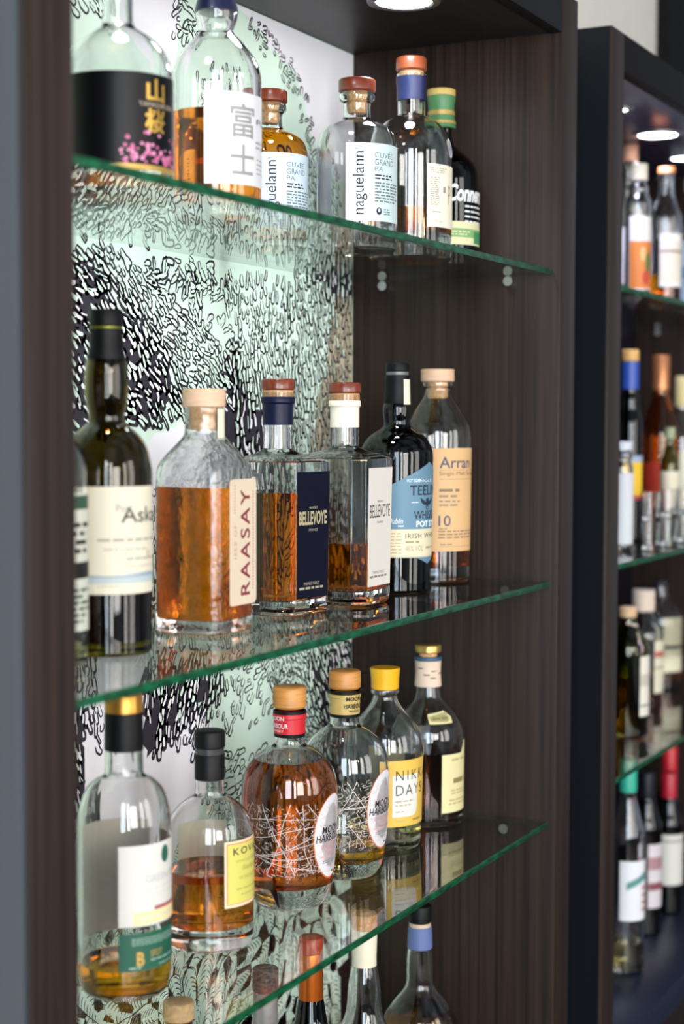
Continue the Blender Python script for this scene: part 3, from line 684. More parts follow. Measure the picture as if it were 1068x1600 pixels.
# black bottle, blue arrow-shaped label
t = bottle('glossy black bottle with pale blue pointed label over a cream band', 1.8252, .8567, Z2)
b = Body(t, [(.0413, .004), (.0440, .155), (.0447, .1640), (.0437, .1731), (.0394, .182), (.0345, .1885), (.0265, .1940), (.0180, .199), (.0155, .2035), (.0173, .2151), (.0178, .2240), (.0160, .2283)], BLACKG, solid=True)
lathe('capsule', [(.0158, .2270), (.0160, .2275), (.0155, .2431), (.0150, .2550), (.0152, .2560), (.0147, .2625), (.0137, .263)], BLACKF, t, 44)
lathe('seal_ring', [(.0125, .2628), (.0135, .2630), (.0135, .2668), (.0125, .2670)], P('6b6b6e', .3), t, 40, cap=False)
lathe('stopper', cyl_prof(.0146, .2667, .2772, .0012), BLACKF, t, 44)
r, th = .0446, -154.9; ht, hb = .1582, .0353; V = lambda f: ht-f*(ht-hb)
L = Label([P('618498', .55), P('1d2a38', .6), P('e6eef2', .6), P('ddd1b0', .6), P('5c5244', .6), P('a39468', .6), WHITE_B])
c0 = 61
L.paper([(U(c0-88), V(.79)), (U(c0-86), V(.27)), (U(c0), V(0)), (U(c0+86), V(.27)), (U(c0+88), V(.79)), (U(c0), V(1.0))])
L.poly([(U(c0-90), V(.925)), (U(c0+90), V(.925)), (U(c0+90), V(.655)), (U(c0-90), V(.655))], 3, 2)
for k in range(60): L.rect(U(c0-89+k*2.98), V(.936), U(c0-89+k*2.98+1.5), V(.92), 3, 2)
L.text('POT', U(16), V(.195), U(26), V(.165), 2, layer=2).text('SINGLE', U(28), V(.195), U(70), V(.165), 2, layer=2)
L.text('TEELING', U(21), V(.325), U(101), V(.225), 1, bold=.015).text('WHISKEY', U(28), V(.56), U(94), V(.475), 1, bold=.015)
# phoenix emblem
for sgn in (-1, 1):
    L.poly([(U(c0-4), V(.395)), (U(c0-4+sgn*6), V(.385)), (U(c0-4+sgn*17), V(.345)), (U(c0-4+sgn*15), V(.39)), (U(c0-4+sgn*9), V(.42)), (U(c0-4), V(.425))][::sgn], 1, 2.2)
L.poly([(U(c0-8), V(.365)), (U(c0-3), V(.35)), (U(c0), V(.365)), (U(c0-1), V(.435)), (U(c0-7), V(.435))], 1, 2.3)
L.ellipse(U(c0-4), V(.447), .003, .0028, 1, 2.1).ellipse(U(c0-4), V(.447), .0018, .0017, 0, 2.2)
L.lines(U(24), V(.40), U(38), V(.385), 1, 2).text('Dublin', U(-14), V(.60), U(10), V(.545), 2, shear=.3).lines(U(2), V(.635), U(12), V(.61), 1, 2)
L.text('POT STILL', U(33), V(.635), U(96), V(.575), 2, bold=.03)
L.text('IRISH WHISKEY', U(14), V(.745), U(106), V(.695), 4, layer=3, spacing=1.2, bold=.01).lines(U(14), V(.80), U(40), V(.76), 1, 5, 3).text('46% VOL', U(14), V(.87), U(48), V(.815), 5, layer=3).lines(U(55), V(.86), U(80), V(.82), 1, 5, 3)
L.lines(U(-24), V(.90), U(8), V(.68), 7, 5, 3, fill=.22, seed=6, rag=0)
L.wrap('front_label', t, on_body(b.rad, r, th))
neck_label('neck_seal', t, lambda h: .0165 if h < .245 else .0153, .016, th+52, .0125, .2135, .2575, 'e3e0c4')

# ten year bottle in the corner
t = bottle('clear bottle with pale wood cap and peach label marked 10', 1.9605, .8629, Z2)
b = Body(t, [(.0424, .004), (.0440, .180), (.0443, .1891), (.0420, .202), (.0351, .2119), (.0301, .2224), (.0255, .2299), (.0195, .2390), (.0168, .2455), (.0168, .2505), (.0205, .2525), (.0207, .2560), (.0195, .2574)], liq=.0676, liqmat=WHISKY, base=.02)
s = lathe('stopper', cyl_prof(.0216, .2580, .2741, .0012), PALEWOOD, t, 44)
lathe('cork_plug', [(.0120, .2360), (.0132, .2385), (.0134, .2582)], CORKL, s, 32)
r, th = .0443, -156.5; ht, hb = .1730, .0415; V = lambda f: ht-f*(ht-hb)
L = Label([P('d9ae7a', .6), P('3a4a66', .6), P('7d6a58', .6), P('98836a', .6), WHITE_B])
L.paper([(U(-17), hb), (U(135), hb), (U(135), ht), (U(-17), ht)])
L.text('Arran', U(4), V(.195), U(68), V(.085), 1, bold=.008).text('Single Malt Scotch', U(4), V(.275), U(88), V(.225), 2)
L.rect(U(4), V(.302), U(100), V(.297), 3).rect(U(4), V(.215), U(100), V(.211), 3)
L.lines(U(4), V(.435), U(52), V(.38), 1, 2, fill=.5, seed=2).lines(U(4), V(.49), U(42), V(.44), 1, 3, seed=3).lines(U(4), V(.57), U(44), V(.495), 2, 3, seed=4)
L.text('10', U(3), V(.755), U(24), V(.65), 1, bold=.005).lines(U(4), V(.79), U(20), V(.77), 1, 2, seed=5).lines(U(3), V(.88), U(100), V(.79), 3, 2, fill=.4, seed=6, rag=.1).lines(U(6), V(.945), U(30), V(.92), 1, 3).rect(U(4), V(.955), U(100), V(.951), 3)
L.wrap('front_label', t, on_body(b.rad, r, th))
L = Label([P('d9ae7a', .6), WHITE_B]); L.paper([(U(-165), .05), (U(-105), .05), (U(-105), .165), (U(-165), .165)]); L.wrap('back_label', t, on_body(b.rad, r, th))

# ---------------- lowest glass shelf
t = bottle('nearly empty clear bottle with black neck foil and white and green label', 1.2369, .8535, Z3)
b = Body(t, [(.0395, .004), (.0420, .018), (.0426, .035), (.0428, .1533), (.0417, .1668), (.0373, .1834), (.0330, .1904), (.0262, .1963), (.0182, .2000), (.0174, .205), (.0174, .226)], wall=.0026, base=.007, liq=.0300, liqmat=GOLD, rb=.006)
lathe('capsule', [(.0176, .2234), (.0179, .2236), (.0176, .2560), (.0172, .2581)], BLACKF, t, 48)
lathe('gold_top', [(.0172, .2580), (.0176, .2584), (.0172, .2730), (.0165, .2742)], P('c08a3c', .3, .7), t, 48)
r, th = .0428, -145.4
L = Label([P('d4d0c8', .55), P('1d5a46', .6), P('b9b8b4', .6), P('e9d29c', .6), P('a8505a', .6), P('cfc9bf', .6), P('c3ad8a', .7)])
ht, hb = .1444, .0712; V = lambda f: ht-f*(ht-hb)
L.paper([(U(-7.5), hb), (U(125), hb), (U(125), ht), (U(-7.5), ht)])
L.ellipse(U(57), V(.16), .0056, .0080, 1).text('GREEN', U(26), V(.47), U(62), V(.38), 2, bold=.008).text('SPOT', U(66), V(.47), U(98), V(.38), 2, bold=.008)
L.lines(U(25), V(.58), U(44), V(.53), 1, 5).lines(U(50), V(.575), U(100), V(.515), 1, 5, seed=3).lines(U(20), V(.65), U(100), V(.60), 1, 5, seed=4, fill=.3)
L.rect(U(38), V(.82), U(125), V(.775), 4, 2).rect(U(10), V(.98), U(125), V(.825), 3).lines(U(15), V(.93), U(100), V(.87), 1, 5, 2, seed=2)
L.wrap('front_label', t, on_body(b.rad, r, th))
ht, hb = .0653, .0312; V = lambda f: ht-f*(ht-hb)
L = Label([P('17543f', .55), P('9fb8aa', .6), P('c8a254', .4, .3), P('c3ad8a', .7)])
L.paper([(U(-7.5), hb), (U(125), hb), (U(125), ht), (U(-7.5), ht)])
L.lines(U(8), V(.33), U(110), V(.12), 4, 1, fill=.35, rag=.1).text('B', U(14), V(.88), U(24), V(.50), 2, bold=.04).text('SPOT', U(32), V(.68), U(50), V(.50), 2).lines(U(32), V(.80), U(100), V(.72), 1, 1, seed=5, fill=.4).lines(U(5), V(.96), U(20), V(.88), 1, 1).lines(U(45), V(.95), U(100), V(.88), 1, 1, seed=7, fill=.4)
L.wrap('lower_label', t, on_body(b.rad, r, th))
ht, hb = .150, .045
L = Label([P('cbb48e', .7), P('b9a27c', .7), P('fff4e2', .6)])
L.paper([(U(-215), hb), (U(-108), hb), (U(-108), ht), (U(-215), ht)])
L.wrap('back_label', t, on_body(b.rad, r, th))

t = bottle('short clear bottle with black cap and yellow label edged in red', 1.395, .8597, Z3)
b = Body(t, [(.0437, .004), (.0441, .1107), (.0416, .123), (.0358, .134), (.0282, .1411), (.0205, .1463), (.0150, .1495), (.0145, .1540), (.0145, .1675)], wall=.003, base=.021, liq=.0763, liqmat=BROWNW)
lathe('capsule', [(.0147, .165), (.0150, .1652), (.0153, .1902), (.0149, .1908)], BLACKF, t, 44)
lathe('seal_ring', [(.0138, .1906), (.0144, .1908), (.0144, .1967), (.0138, .1970)], P('3a3a3c', .2), t, 40, cap=False)
lathe('stopper', cyl_prof(.0156, .1967, .2141, .0012), BLACKF, t, 44)
r, th = .0442, -148.4; ht, hb = .1105, .0449; V = lambda f: ht-f*(ht-hb)
L = Label([P('ecd0a8', .6), P('d9695e', .6), P('cfc661', .6), P('3b3620', .6), P('b3a85c', .6), WHITE_B])
L.paper([(U(19), hb), (U(104), hb), (U(104), ht), (U(19), ht)])
L.rect(U(22), V(.955), U(101), V(.035), 1).rect(U(23.2), V(.945), U(99.8), V(.05), 2, 2)
L.text('KOVAL', U(31), V(.215), U(92), V(.105), 3, 3, bold=.01, spacing=1.3).text('SINGLE BARREL', U(35), V(.33), U(94), V(.29), 4, 3).text('Bourbon', U(46), V(.46), U(76), V(.38), 4, 3, shear=.3).text('WHISKEY', U(40), V(.60), U(82), V(.54), 4, 3, spacing=1.3)
L.lines(U(36), V(.76), U(92), V(.71), 1, 4, 3).lines(U(44), V(.85), U(88), V(.80), 1, 4, 3, seed=4)
L.wrap('front_label', t, on_body(b.rad, r, th))
L = Label([P('d8c6a2', .7), P('fff0d6', .7)]); L.paper([(U(-205), .052), (U(-128), .052), (U(-128), .112), (U(-205), .112)]); L.wrap('back_label', t, on_body(b.rad, r, th))

def street_bottle(label, x, y, th, pts, rc, liq, liqm, caph, capr, bandhex, ink, e0, e1, o0, o1, base, seed):
    """round shouldered bottle with a white street-map print, oval label, wooden cap over a printed band"""
    t = bottle(label, x, y, Z3)
    b = Body(t, pts, wall=.0032, base=base, liq=liq, liqmat=liqm, rb=.004)
    c0, c1, c2, c3 = caph        # band foot, band step, cap foot, cap top
    k1, k2 = capr
    lathe('stopper', cyl_prof(k1, c2, c3, .0022), OAK, t, 44)
    bs = c0+.0040
    band = lathe('neck_band', [(k2-.0012, bs), (k2-.0002, bs), (k2, c1-.001), (k2+.001, c1), (k2+.001, c2-.0055), (k2-.0012, c2-.0053)], P(bandhex, .35), t, 44)
    lathe('black_ring', [(k2-.0015, c0), (k2-.0004, c0+.0004), (k2-.0002, bs), (k2-.0015, bs+.0001)], BLACKF, t, 44, cap=False)
    lathe('black_ring', [(k2-.0012, c2-.0055), (k2+.0007, c2-.0053), (k2+.0006, c2-.0026), (k2-.0012, c2-.0024)], BLACKF, t, 44, cap=False)
    L = Label([P(ink, .5), P(ink, .5)]); u_ = lambda p: k2*A(p); hgt = c2-.0055-bs
    w0 = -82 if bandhex == 'c4202c' else 6
    L.text('MOON', u_(w0), bs+hgt*.70, u_(w0+62), bs+hgt*.92, 0, bold=.015).text('HARBOUR', u_(w0-8), bs+hgt*.32, u_(w0+76), bs+hgt*.56, 0, bold=.015).text('WHISKY', u_(w0+10), bs+hgt*.12, u_(w0+60), bs+hgt*.25, 0)
    L.wrap('band_lettering', band, on_cyl(k2+.0009, th), step=.002)
    r = rc; U = lambda p: r*A(p)
    # street map print
    rd = random.Random(seed); L = Label([P('d2c2b8', .6), P('d2c2b8', .6)])
    def street(pts_, wd):
        for (a0, a1), (q0, q1) in zip(pts_, pts_[1:]):
            d = math.hypot(q0-a0, q1-a1)
            if d < 1e-5: continue
            nx, ny = -(q1-a1)/d*wd/2, (q0-a0)/d*wd/2
            L.poly([(a0+nx, a1+ny), (a0-nx, a1-ny), (q0-nx, q1-ny), (q0+nx, q1+ny)], 0, 1+rd.random())
    umin, umax = U(-150), U(150)
    vtop = lambda u: e1-.004*abs(math.sin(u*210))-.003*abs(math.sin(u*97+1))
    vbot = lambda u: e0+.003*abs(math.sin(u*160))
    for i in range(6):                                                 # long wandering avenues
        v = e0+(e1-e0)*rd.random(); u = umin; sl = rd.uniform(-.8, .8); path = []
        while u < umax:
            if vbot(u) < v < vtop(u): path.append((u, v))
            elif len(path) > 1: street(path, .0006); path = []
            u += .004; sl += rd.uniform(-.10, .10); sl *= .96; v += sl*.004
        if len(path) > 1: street(path, .0006)
    for i in range(9):                                                # avenues that climb
        u = umin+(umax-umin)*(i+rd.random()*.8)/9; v = e0; path = []; sl = rd.uniform(-1.1, 1.1)
        while v < e1:
            if vbot(u) < v < vtop(u): path.append((u, v))
            v += .004; u += sl*.004; sl += rd.uniform(-.15, .15)
        if len(path) > 1: street(path, .00065)
    for i in range(1900):                                               # short side streets
        u = rd.uniform(umin, umax); v = e0+(e1-e0)*rd.random()**1.25; an = .5*math.sin(u*55+1)+.35*math.sin(v*90)+rd.choice((0, PI/2))+rd.uniform(-.08, .08)
        ln = rd.uniform(.0022, .0058); du, dv = math.cos(an)*ln, math.sin(an)*ln
        if vbot(u) < v < vtop(u) and vbot(u+du) < v+dv < vtop(u+du): street([(u, v), (u+du*.5+rd.uniform(-.0004, .0004), v+dv*.5), (u+du, v+dv)], .0004)
    L.wrap('street_map_print', t, on_body(b.rad, r, th), step=.006)
    # oval label
    cu, cv, hu, hv = U(63), (o0+o1)/2, U(33.5), (o1-o0)/2
    L = Label([P('c76a3a', .6), P('dcd9dc', .55), P('2a262c', .6), P('e0a09a', .6), P('9a98a0', .6), P('2c4a6a', .6), P('c4303a', .6), WHITE_B])
    L.paper([(cu+hu*math.cos(2*PI*i/44), cv+hv*math.sin(2*PI*i/44)) for i in range(44)])
    L.ellipse(cu, cv+.0004, hu*.955, hv*.972, 1, 1, 44)
    X = lambda f: cu+hu*f; Y = lambda f: cv+hv*f
    L.text('MOON', X(-.62), Y(.10), X(.52), Y(.27), 2, bold=.012, shear=.12).text('HARBOUR', X(-.88), Y(-.10), X(.62), Y(.09), 2, bold=.012, shear=.12)
    L.text('SINGLE MALT', X(-.66), Y(-.24), X(.50), Y(-.15), 3).text('WHISKY', X(-.48), Y(-.37), X(.26), Y(-.27), 3).lines(X(-.62), Y(-.48), X(.5), Y(-.41), 1, 3)
    L.lines(X(-.52), Y(-.62), X(.5), Y(-.53), 2, 4, seed=3).rect(X(.10), Y(-.865), X(.30), Y(-.83), 5, 2).rect(X(.38), Y(-.865), X(.50), Y(-.83), 6, 2)
    for k in range(7): L.rect(X(.30), Y(.42+k*.055), X(.46), Y(.44+k*.055), 3)
    L.wrap('oval_label', t, on_body(b.rad, r, th))
    return t
street_bottle('full red amber bottle with white street map print, red neck band and oak cap', 1.5507, .8545, -151.1,
    [(.0390, .004), (.0440, .012), (.0470, .026), (.0499, .060), (.0520, .1122), (.0518, .1291), (.0499, .1389), (.0471, .1473), (.0415, .1556), (.0345, .1630), (.0262, .1690), (.0178, .1725), (.0164, .1770), (.0166, .185)],
    .0515, .1575, RED, (.1822, .2030, .2130, .2365), (.0180, .0172), 'c4202c', 'ead8d4', .0378, .1228, .0327, .1251, .0235, 3)
street_bottle('nearly empty clear bottle with white street map print, gold neck band and oak cap', 1.6823, .8548, -153.1,
    [(.0385, .004), (.0435, .0115), (.0468, .025), (.0499, .0600), (.0520, .1180), (.0512, .1320), (.0465, .1486), (.0369, .1605), (.0265, .1685), (.0180, .1722), (.0168, .1770), (.0172, .185)],
    .0515, .0345, GOLD, (.1828, .2060, .2150, .2362), (.0185, .0178), 'bfa45e', '2c2620', .0371, .1226, .0346, .1261, .020, 8)

t = bottle('clear bottle with bright yellow cap and yellow label with white panel', 1.8204, .8695, Z3)
b = Body(t, [(.0435, .004), (.0450, .012), (.0472, .1150), (.0470, .1240), (.0450, .1385), (.0386, .1508), (.0291, .1611), (.0205, .1710), (.0155, .1800), (.0146, .1870), (.0172, .1890), (.0176, .1915), (.0172, .1932)], base=.014, liq=.0330, liqmat=PALE)
lathe('stopper', [(.0162, .1937), (.0169, .1942), (.0172, .2060), (.0184, .2178), (.0184, .2190), (.0178, .2198)], P('edb012', .35, coat=.3), t, 44)
r, th = .0473, -154.5; ht, hb = .1129, .0318; V = lambda f: ht-f*(ht-hb)
L = Label([P('e0b850', .55), P('1e2a26', .6), P('dddad2', .55), P('b3a688', .6), P('e4c88a', .7)])
L.paper([(U(3), hb), (U(120), hb), (U(120), ht), (U(3), ht)])
pu0, pu1, pv0, pv1 = U(12), U(58), V(.855), V(.225)
L.poly([(pu0, pv0), (pu1-.009, pv0)]+[(pu1-.009+.009*math.sin(A(a)), pv0+.011-.011*math.cos(A(a))) for a in (20, 40, 60, 75, 90)]+[(pu1, pv1), (pu0, pv1)], 2)
L.text('NIKKA', U(17), V(.30), U(88), V(.15), 1, 2, bold=-.008, spacing=1.3).text('DAYS', U(17), V(.53), U(72), V(.37), 1, 2, bold=-.008, spacing=1.2)
L.lines(U(16), V(.64), U(50), V(.595), 1, 3, 2).lines(U(16), V(.70), U(46), V(.655), 1, 3, 2, seed=4).lines(U(17), V(.79), U(34), V(.755), 1, 3, 2, seed=5).text('700ml', U(17), V(.93), U(34), V(.90), 3, 2).text('WHISKY', U(48), V(.935), U(70), V(.90), 1, 2)
L.wrap('front_label', t, on_body(b.rad, r, th))
L = Label([P('e8c772', .6), P('efe0b4', .6)]); L.paper([(U(-215), .035), (U(-165), .035), (U(-165), .112), (U(-215), .112)]); L.wrap('back_label', t, on_body(b.rad, r, th))

t = bottle('dark whisky bottle with gold cap, blue ring and paper neck wrap', 1.9533, .871, Z3)
b = Body(t, [(.0455, .004), (.0470, .016), (.0476, .1129), (.0465, .1215), (.0430, .131), (.0350, .1436), (.0255, .1530), (.0192, .1600), (.0165, .1668), (.0158, .1800)], base=.012, liq=.0969, liqmat=DARKW)
s = lathe('stopper', cyl_prof(.0171, .2222, .2322, .001), P('b79a58', .3, .7), t, 44)
lathe('cork_plug', [(.0112, .2165), (.0117, .2168), (.0117, .2224)], CORK, s, 32)
lathe('neck_wrap', [(.0160, .1778), (.0175, .1785), (.0164, .1961), (.0170, .2100), (.0172, .2116), (.0160, .2118)], P('dfc6b0', .7, bump=.3, scale=160), t, 44)
lathe('blue_ring', [(.0165, .2117), (.0178, .2119), (.0180, .2145), (.0178, .2168), (.0165, .2170)], P('30526e', .5), t, 44)
r, th = .0476, -156.0; ht, hb = .0955, .0199; V = lambda f: ht-f*(ht-hb)
L = Label([P('ded39e', .6), P('8a7c4a', .6), P('b8aa74', .6), P('e0d3a4', .7)])
L.paper([(U(23), hb), (U(106), hb), (U(106), ht+.014), (U(78), ht+.014), (U(64), ht), (U(23), ht)])
L.lines(U(44), V(.52), U(88), V(.40), 1, 1, fill=.7).lines(U(40), V(.14), U(90), V(.06), 1, 2).lines(U(40), V(.70), U(90), V(.60), 2, 2, seed=3).lines(U(36), V(.88), U(94), V(.76), 2, 2, seed=5)
L.wrap('front_label', t, on_body(b.rad, r, th))
L = Label([P('ded39e', .6), P('8a7c4a', .6), P('e0d3a4', .7)])
L.paper([(-.013, .1345), (.020, .1345), (.0225, .1420), (.014, .1495), (-.016, .1460)]); L.lines(-.009, .1385, .015, .1435, 1, 1)
L.wrap('shoulder_label', t, on_body(b.rad, .0400, th+22))
L = Label([P('3a332a', .6), P('3a332a', .6)])
for k, (a0, f0) in enumerate(((-48, .75), (-20, .45), (10, .30), (14, .62), (52, .5))): L.lines(.0168*A(a0), .1800+.028*f0, .0168*A(a0+34), .1800+.028*f0+.0035, 1, 0, fill=.35, seed=k)
L.wrap('neck_print', t, on_body(lambda h: .0175-(.0011*min(1, (h-.1785)/.0176)) if h < .1961 else .0164+.0006*(h-.1961)/.0139, .0168, th))

# ---------------- bottles on the base board, tops showing below the lowest glass shelf
t = bottle('brown bottle with light wooden stopper, lower left on the base board', 1.3264, .8532, ZB)
b = Body(t, [(.0400, .004), (.0400, .225), (.0360, .258), (.0240, .285), (.0142, .300), (.0136, .3330), (.0142, .3385)], glass('brown_amber_glass', (.55, .30, .12)), base=.010)
lathe('stopper', cyl_prof(.0152, .3388, .3567, .0012), CORKL, t, 44)
t = bottle('bottle with dark brown stopper and silver grey neck wrap on the base board', 1.4957, .8532, ZB)
b = Body(t, [(.0380, .004), (.0380, .205), (.0340, .232), (.0220, .252), (.0134, .262)], BLACKG, solid=True)
lathe('neck_wrap', [(.0130, .2600), (.0132, .2605), (.0132, .3135), (.0128, .3140)], P('9b9592', .4, .5, noise=.2, scale=60), t, 40)
lathe('stopper', cyl_prof(.0139, .3142, .3389, .0014), P('46342e', .8, noise=.5, scale=300), t, 44)
t = bottle('black bottle with orange foil neck and red cap, below the red amber bottle', 1.5981, .8532, ZB)
b = Body(t, [(.0390, .004), (.0390, .170), (.0375, .195), (.0300, .218), (.0215, .235), (.0178, .2500), (.0150, .2680), (.0136, .2760)], BLACKG, solid=True)
lathe('foil_capsule', [(.0136, .2700), (.0140, .2727), (.0136, .2989), (.0132, .3243), (.0128, .3255)], P('c8641e', .28, .75), t, 44)
lathe('stopper', cyl_prof(.0135, .3252, .3438, .0012), P('a8301c', .35, noise=.2, scale=80), t, 44)
t = bottle('long necked bottle with cream capsule beside the orange foil neck, on the base board', 1.7321, .8532, ZB)
b = Body(t, [(.0420, .004), (.0420, .150), (.0395, .170), (.0320, .190), (.0235, .2070), (.0200, .2250), (.0191, .2466), (.0168, .2621), (.0145, .2730)], base=.01, liq=.165, liqmat=DARKW)
lathe('capsule', [(.0142, .2714), (.0148, .2720), (.0146, .2800), (.0156, .3147), (.0150, .3158)], P('e0d7bd', .5), t, 44)
lathe('stopper', cyl_prof(.0152, .3160, .3339, .0012), OAK, t, 44)
L = Label([P('ddd4bf', .6), WHITE_B]); L.paper([(.042*A(-10), .04), (.042*A(96), .04), (.042*A(96), .172), (.042*A(60), .176), (.042*A(-10), .160)]); L.wrap('front_label', t, on_body(b.rad, .042, -153.8))
t = bottle('clear round bottle with black stopper and blue neck band on the base board', 1.8925, .8532, ZB)
b = Body(t, [(.0480, .004), (.0508, .1138), (.0491, .143), (.0442, .1638), (.0311, .1805), (.0208, .1925), (.0172, .2013), (.0176, .2254), (.0163, .2387), (.0152, .2500), (.0140, .2740)], base=.01, liq=.1688, liqmat=GOLD)
lathe('neck_band', [(.0145, .2460), (.0160, .2470), (.0157, .2600), (.0150, .2740), (.0140, .2745)], P('5f6f9e', .4), t, 44)
lathe('pale_ring', [(.0125, .2743), (.0139, .2745), (.0139, .2795), (.0125, .2797)], P('cbb49a', .5), t, 40)
lathe('stopper', cyl_prof(.0147, .2798, .3017, .0012), BLACKF, t, 44)

# ================================================================== BOTTLES IN THE FARTHER CABINET
def far(label, x, y, z, H, r, glassm, shoulder, neck, capf, capmat, liq=None, liqm=None, lab=None, nr=.0135, cr=None, capname='capsule', group=None, th=-163.5, art=None):
    """shoulder, neck, capf: heights as fractions of H; lab = (phi0, phi1, h0, h1, paper hex, [(f0, f1, hex)])"""
    t = thing('bottle', label, 'bottle', (x, y, z+.0002), 0, group)
    solid = glassm in (BLACKG, GREENB)
    s_, n_ = shoulder*H, neck*H
    b = Body(t, [(r*.97, .004), (r, s_), (r*.97, s_+(n_-s_)*.28), (r*.72, s_+(n_-s_)*.62), (nr*1.25, n_-(n_-s_)*.08), (nr, n_+.004), (nr, capf*H+.002)], glassm, solid=solid, liq=liq, liqmat=liqm, base=.009, seg=40)
    cr = cr or nr+.0012
    lathe(capname, cyl_prof(cr, capf*H, H, .0012), capmat, t, 32)
    if lab:
        p0, p1, h0, h1, hx, bands = lab
        L = Label([P(hx, .6)]+[P(c, .6) for _, _, c in bands]+([P('56703a', .6), P('c0402c', .6), P('e0b070', .6)] if art else [])+[WHITE_B]); u = lambda p: r*A(p)
        L.paper([(u(p0), h0), (u(p1), h0), (u(p1), h1), (u(p0), h1)])
        for i, (f0, f1, c) in enumerate(bands):
            L.rect(u(p0)*.98+u(p1)*.02, h1-f1*(h1-h0), u(p0)*.02+u(p1)*.98, h1-f0*(h1-h0), i+1, 1+i*.2)
        if art: art(L, u)
        L.wrap('front_label', t, on_body(b.rad, r, th), step=.006)
    return t
CREAMC = P('dcd3c0', .5)
far('clear bottle with pinkish cap behind the white capped one on the farther top shelf', 2.8914, .9000, Z1, .2975, .0210, CLEAR, .60, .80, .90, P('c9957c', .5), lab=(-60, 60, .05, .15, 'd4d0c8', []))
far('clear bottle with white cap and orange picture label on the farther top shelf', 2.6622, .8136, Z1, .2263, .0215, CLEAR, .70, .84, .88, CREAMC, lab=(-40, 100, .02, .140, 'dcd5cb', [(.34, .98, 'cf7a34')]), art=lambda L, u: L.ellipse(u(52), .062, .006, .020, 2, 2).ellipse(u(40), .040, .007, .012, 3, 2.2).ellipse(u(24), .078, .0045, .012, 4, 2.1))
far('bottle with orange top and white label, right of the orange picture label', 2.8487, .8208, Z1, .2469, .0275, BLUISH, .62, .80, .955, P('c47a44', .5), liq=.06, liqm=WHISKY, lab=(-22, 104, .038, .130, 'efe9e2', [(.15, .9, 'e9ddcb'), (.3, .36, 'a89484')]))
far('clear bottle with pale blue label at the right edge of the farther top shelf', 3.0208, .8208, Z1, .2500, .0260, BLUISH, .62, .80, .90, P('c8cdd6', .4), lab=(-80, 80, .02, .135, 'a9c4d6', [(.4, .6, '6f9ab8')]))
far('short milky white bottle against the left panel of the farther middle shelf', 2.5718, .8064, Z2, .1750, .0170, BLUISH, .74, .88, .92, P('cfd4dc', .4), lab=(-90, 90, .01, .125, 'd3d6da', []))
far('black bottle with blue neck and yellow label on the farther middle shelf', 2.8532-.08, .8784-.02, Z2, .3302, .0225, BLACKG, .58, .76, .94, P('d8a860', .5), lab=(-30, 104, .072, .148, 'eec02c', [(0, .14, '9fb0c8'), (.90, 1, 'b04a4a')]))
o = [q for q in C.objects if q.get('label', '').startswith('black bottle with blue neck')][0]
lathe('neck_wrap', [(.0140, .262), (.0150, .2625), (.0150, .3090), (.0140, .3095)], P('2c4fa8', .4), o, 32)
far('amber cognac bottle with copper capsule and sloping shoulders', 3.1128-.06, .9000-.015, Z2, .3318, .0370, glass('amber_glass', (.80, .36, .06)), .50, .76, .80, P('c48254', .35, .6), nr=.0150, lab=(-52, 8, .072, .130, 'b8321c', []))
far('bottle with pale yellow capsule at the right edge of the farther middle shelf', 3.1798, .8784, Z2, .2953, .0276, CLEAR, .56, .76, .80, P('cfc084', .4), lab=(-40, 100, .05, .15, 'd9dcc4', []))
far('slim pale bottle with cream label standing before the cognac bottle', 2.9175, .8280, Z2, .1965, .0165, OLIVE2, .62, .82, .90, P('a8b08a', .5), nr=.008, lab=(-90, 100, .05, .118, 'efe4c8', []))
far('olive green bottle with light wood stopper against the left panel, farther lowest shelf', 2.6545, .8208, Z3, .2142, .0370, OLIVE2, .66, .86, .92, P('d3b188', .6), liq=.10, liqm=GOLD, capname='stopper', lab=(36, 104, .035, .135, 'e8e2d2', [(.3, .5, 'c9c2b2'), (.8, .84, '9a948a')]))
far('bottle with crumpled cream top and tall cream label on the farther lowest shelf', 3.0250-.10, .9000-.025, Z3, .2154, .0370, CLEAR, .60, .80, .82, P('e4cfbc', .6, bump=.4, scale=120), nr=.0165, cr=.0205, liq=.06, liqm=WHISKY, lab=(34, 104, .03, .125, 'e6ddc4', [(.2, .32, 'c06a5c'), (.5, .53, '8a8070')]))
far('wide bottle with dark top and cream label split by a black line', 3.2607-.10, .9360-.025, Z3, .2100, .0420, CLEAR, .62, .84, .95, P('2c2a34', .4), liq=.04, liqm=WHISKY, lab=(8, 104, .035, .140, 'e6dfc0', [(.51, .57, '2a2a26')]))
far('clear bottle with teal neck and slanted teal lettering on the farther base board', 2.6436, .8136, ZB, .3560, .0300, BLUISH, .60, .80, .845, P('2fae94', .45), liq=.05, liqm=PALE, lab=(-22, 104, .09, .190, 'e9eaec', []))
o = [q for q in C.objects if q.get('label', '').startswith('clear bottle with teal neck')][0]
L = Label([P('1f8a84', .5), P('c88a90', .5)]); u = lambda p: .0305*A(p)
for k in range(8): L.poly([(u(0+k*9), .142+k*.0021), (u(7+k*9), .1436+k*.0021), (u(7.6+k*9), .156+k*.0021), (u(.6+k*9), .1545+k*.0021)], 0, 2)
for k in range(4): L.rect(u(52), .105+k*.012, u(80), .111+k*.012, 1, 2)
L.wrap('slanted_lettering', o, on_cyl(.0302, -163.5), step=.006)
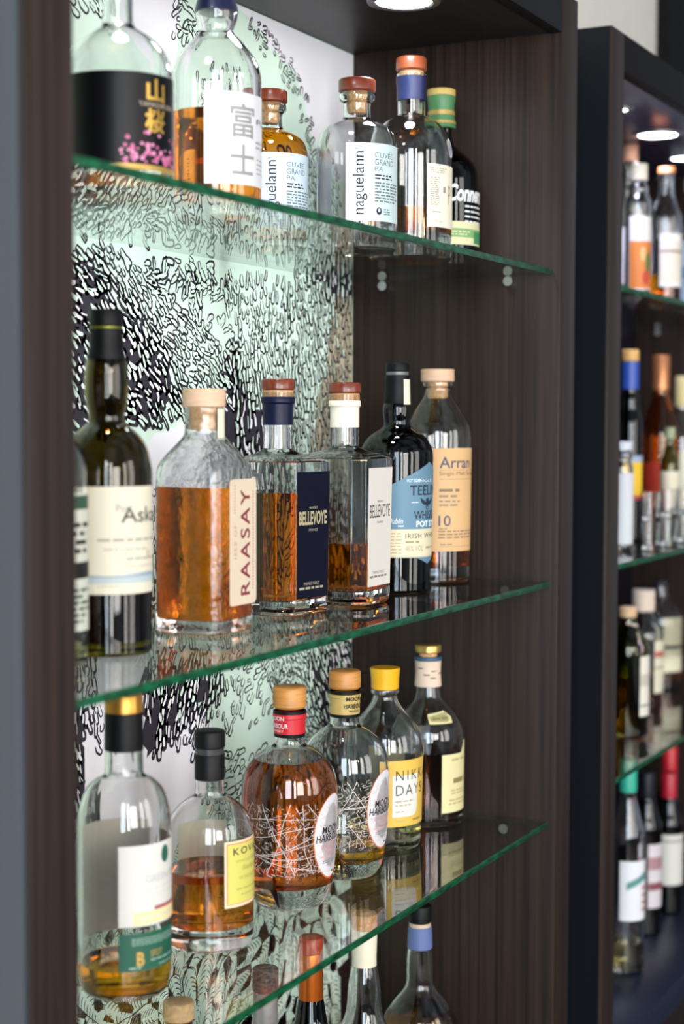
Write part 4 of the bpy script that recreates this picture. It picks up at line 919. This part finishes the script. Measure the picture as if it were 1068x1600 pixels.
far('black bottle with narrow white label, second on the farther base board', 2.9464-.09, .8640-.02, ZB, .2906, .0280, BLACKG, .62, .82, .84, P('15161d', .4), lab=(8, 104, .05, .165, 'dcd2d4', [(.2, .4, 'b08488'), (.6, .72, '8a4a50')]))
far('black bottle with wide white label and dark red capsule, third on the farther base board', 3.1003-.10, .8640-.02, ZB, .2622, .0270, BLACKG, .60, .80, .82, P('b3182c', .4), lab=(-50, 104, .055, .150, 'dfdcd2', [(.1, .16, 'b0aca0')]))
far('dark bottle with bright red top at the right picture edge', 3.13, .8800, ZB, .2850, .0260, BLACKG, .58, .78, .82, P('c8202c', .4), lab=(-50, 100, .055, .140, 'd9d4cc', []))
# ribbon seal on the olive bottle
o = [q for q in C.objects if q.get('label', '').startswith('olive green bottle')][0]
bm = bmesh.new(); tube(bm, [(-.0135*math.cos(i*.4), -.0135*math.sin(i*.4)-.002, .188-.0012*i) for i in range(0, 8)]+[(-.018, -.024, .168), (-.0205, -.0275, .155)], .0022, 8); fin('ribbon', bm, P('e0c8bc', .6), o)
bm = bmesh.new(); b2 = Matrix.Translation((-.0215, -.0285, .148)) @ Matrix.Rotation(A(-50), 4, 'Z') @ Matrix.Rotation(PI/2, 4, 'Y')
bmesh.ops.create_cone(bm, cap_ends=True, segments=24, radius1=.0085, radius2=.0085, depth=.003, matrix=b2); fin('wax_seal', bm, P('b89aa4', .5), o)
# tumblers
def tumbler(x, y, z, label):
    t = thing('tumbler', label, 'drinking glass', (x, y, z+.0002), 0, 'tumblers on the farther middle shelf')
    bm = bmesh.new()
    add_lathe(bm, [(0, .0006), (.0125, .0006), (.0138, .002), (.0172, .046), (.0166, .0465), (.0160, .046), (.0128, .008), (0, .007)], 36); fin('glass_body', bm, CLEAR, t)
    return t
for i, (x, y) in enumerate(((2.5896, .7640), (2.6945, .7640), (2.8010, .7640))):
    pos = ('nearest the left panel', 'in the middle pair', 'at the right picture edge')[i]
    tumbler(x, y, Z2, 'lower small clear tumbler %s of the farther cabinet' % pos)
    tumbler(x, y, Z2+.0470, 'upper small clear tumbler %s, stacked on another one' % pos)
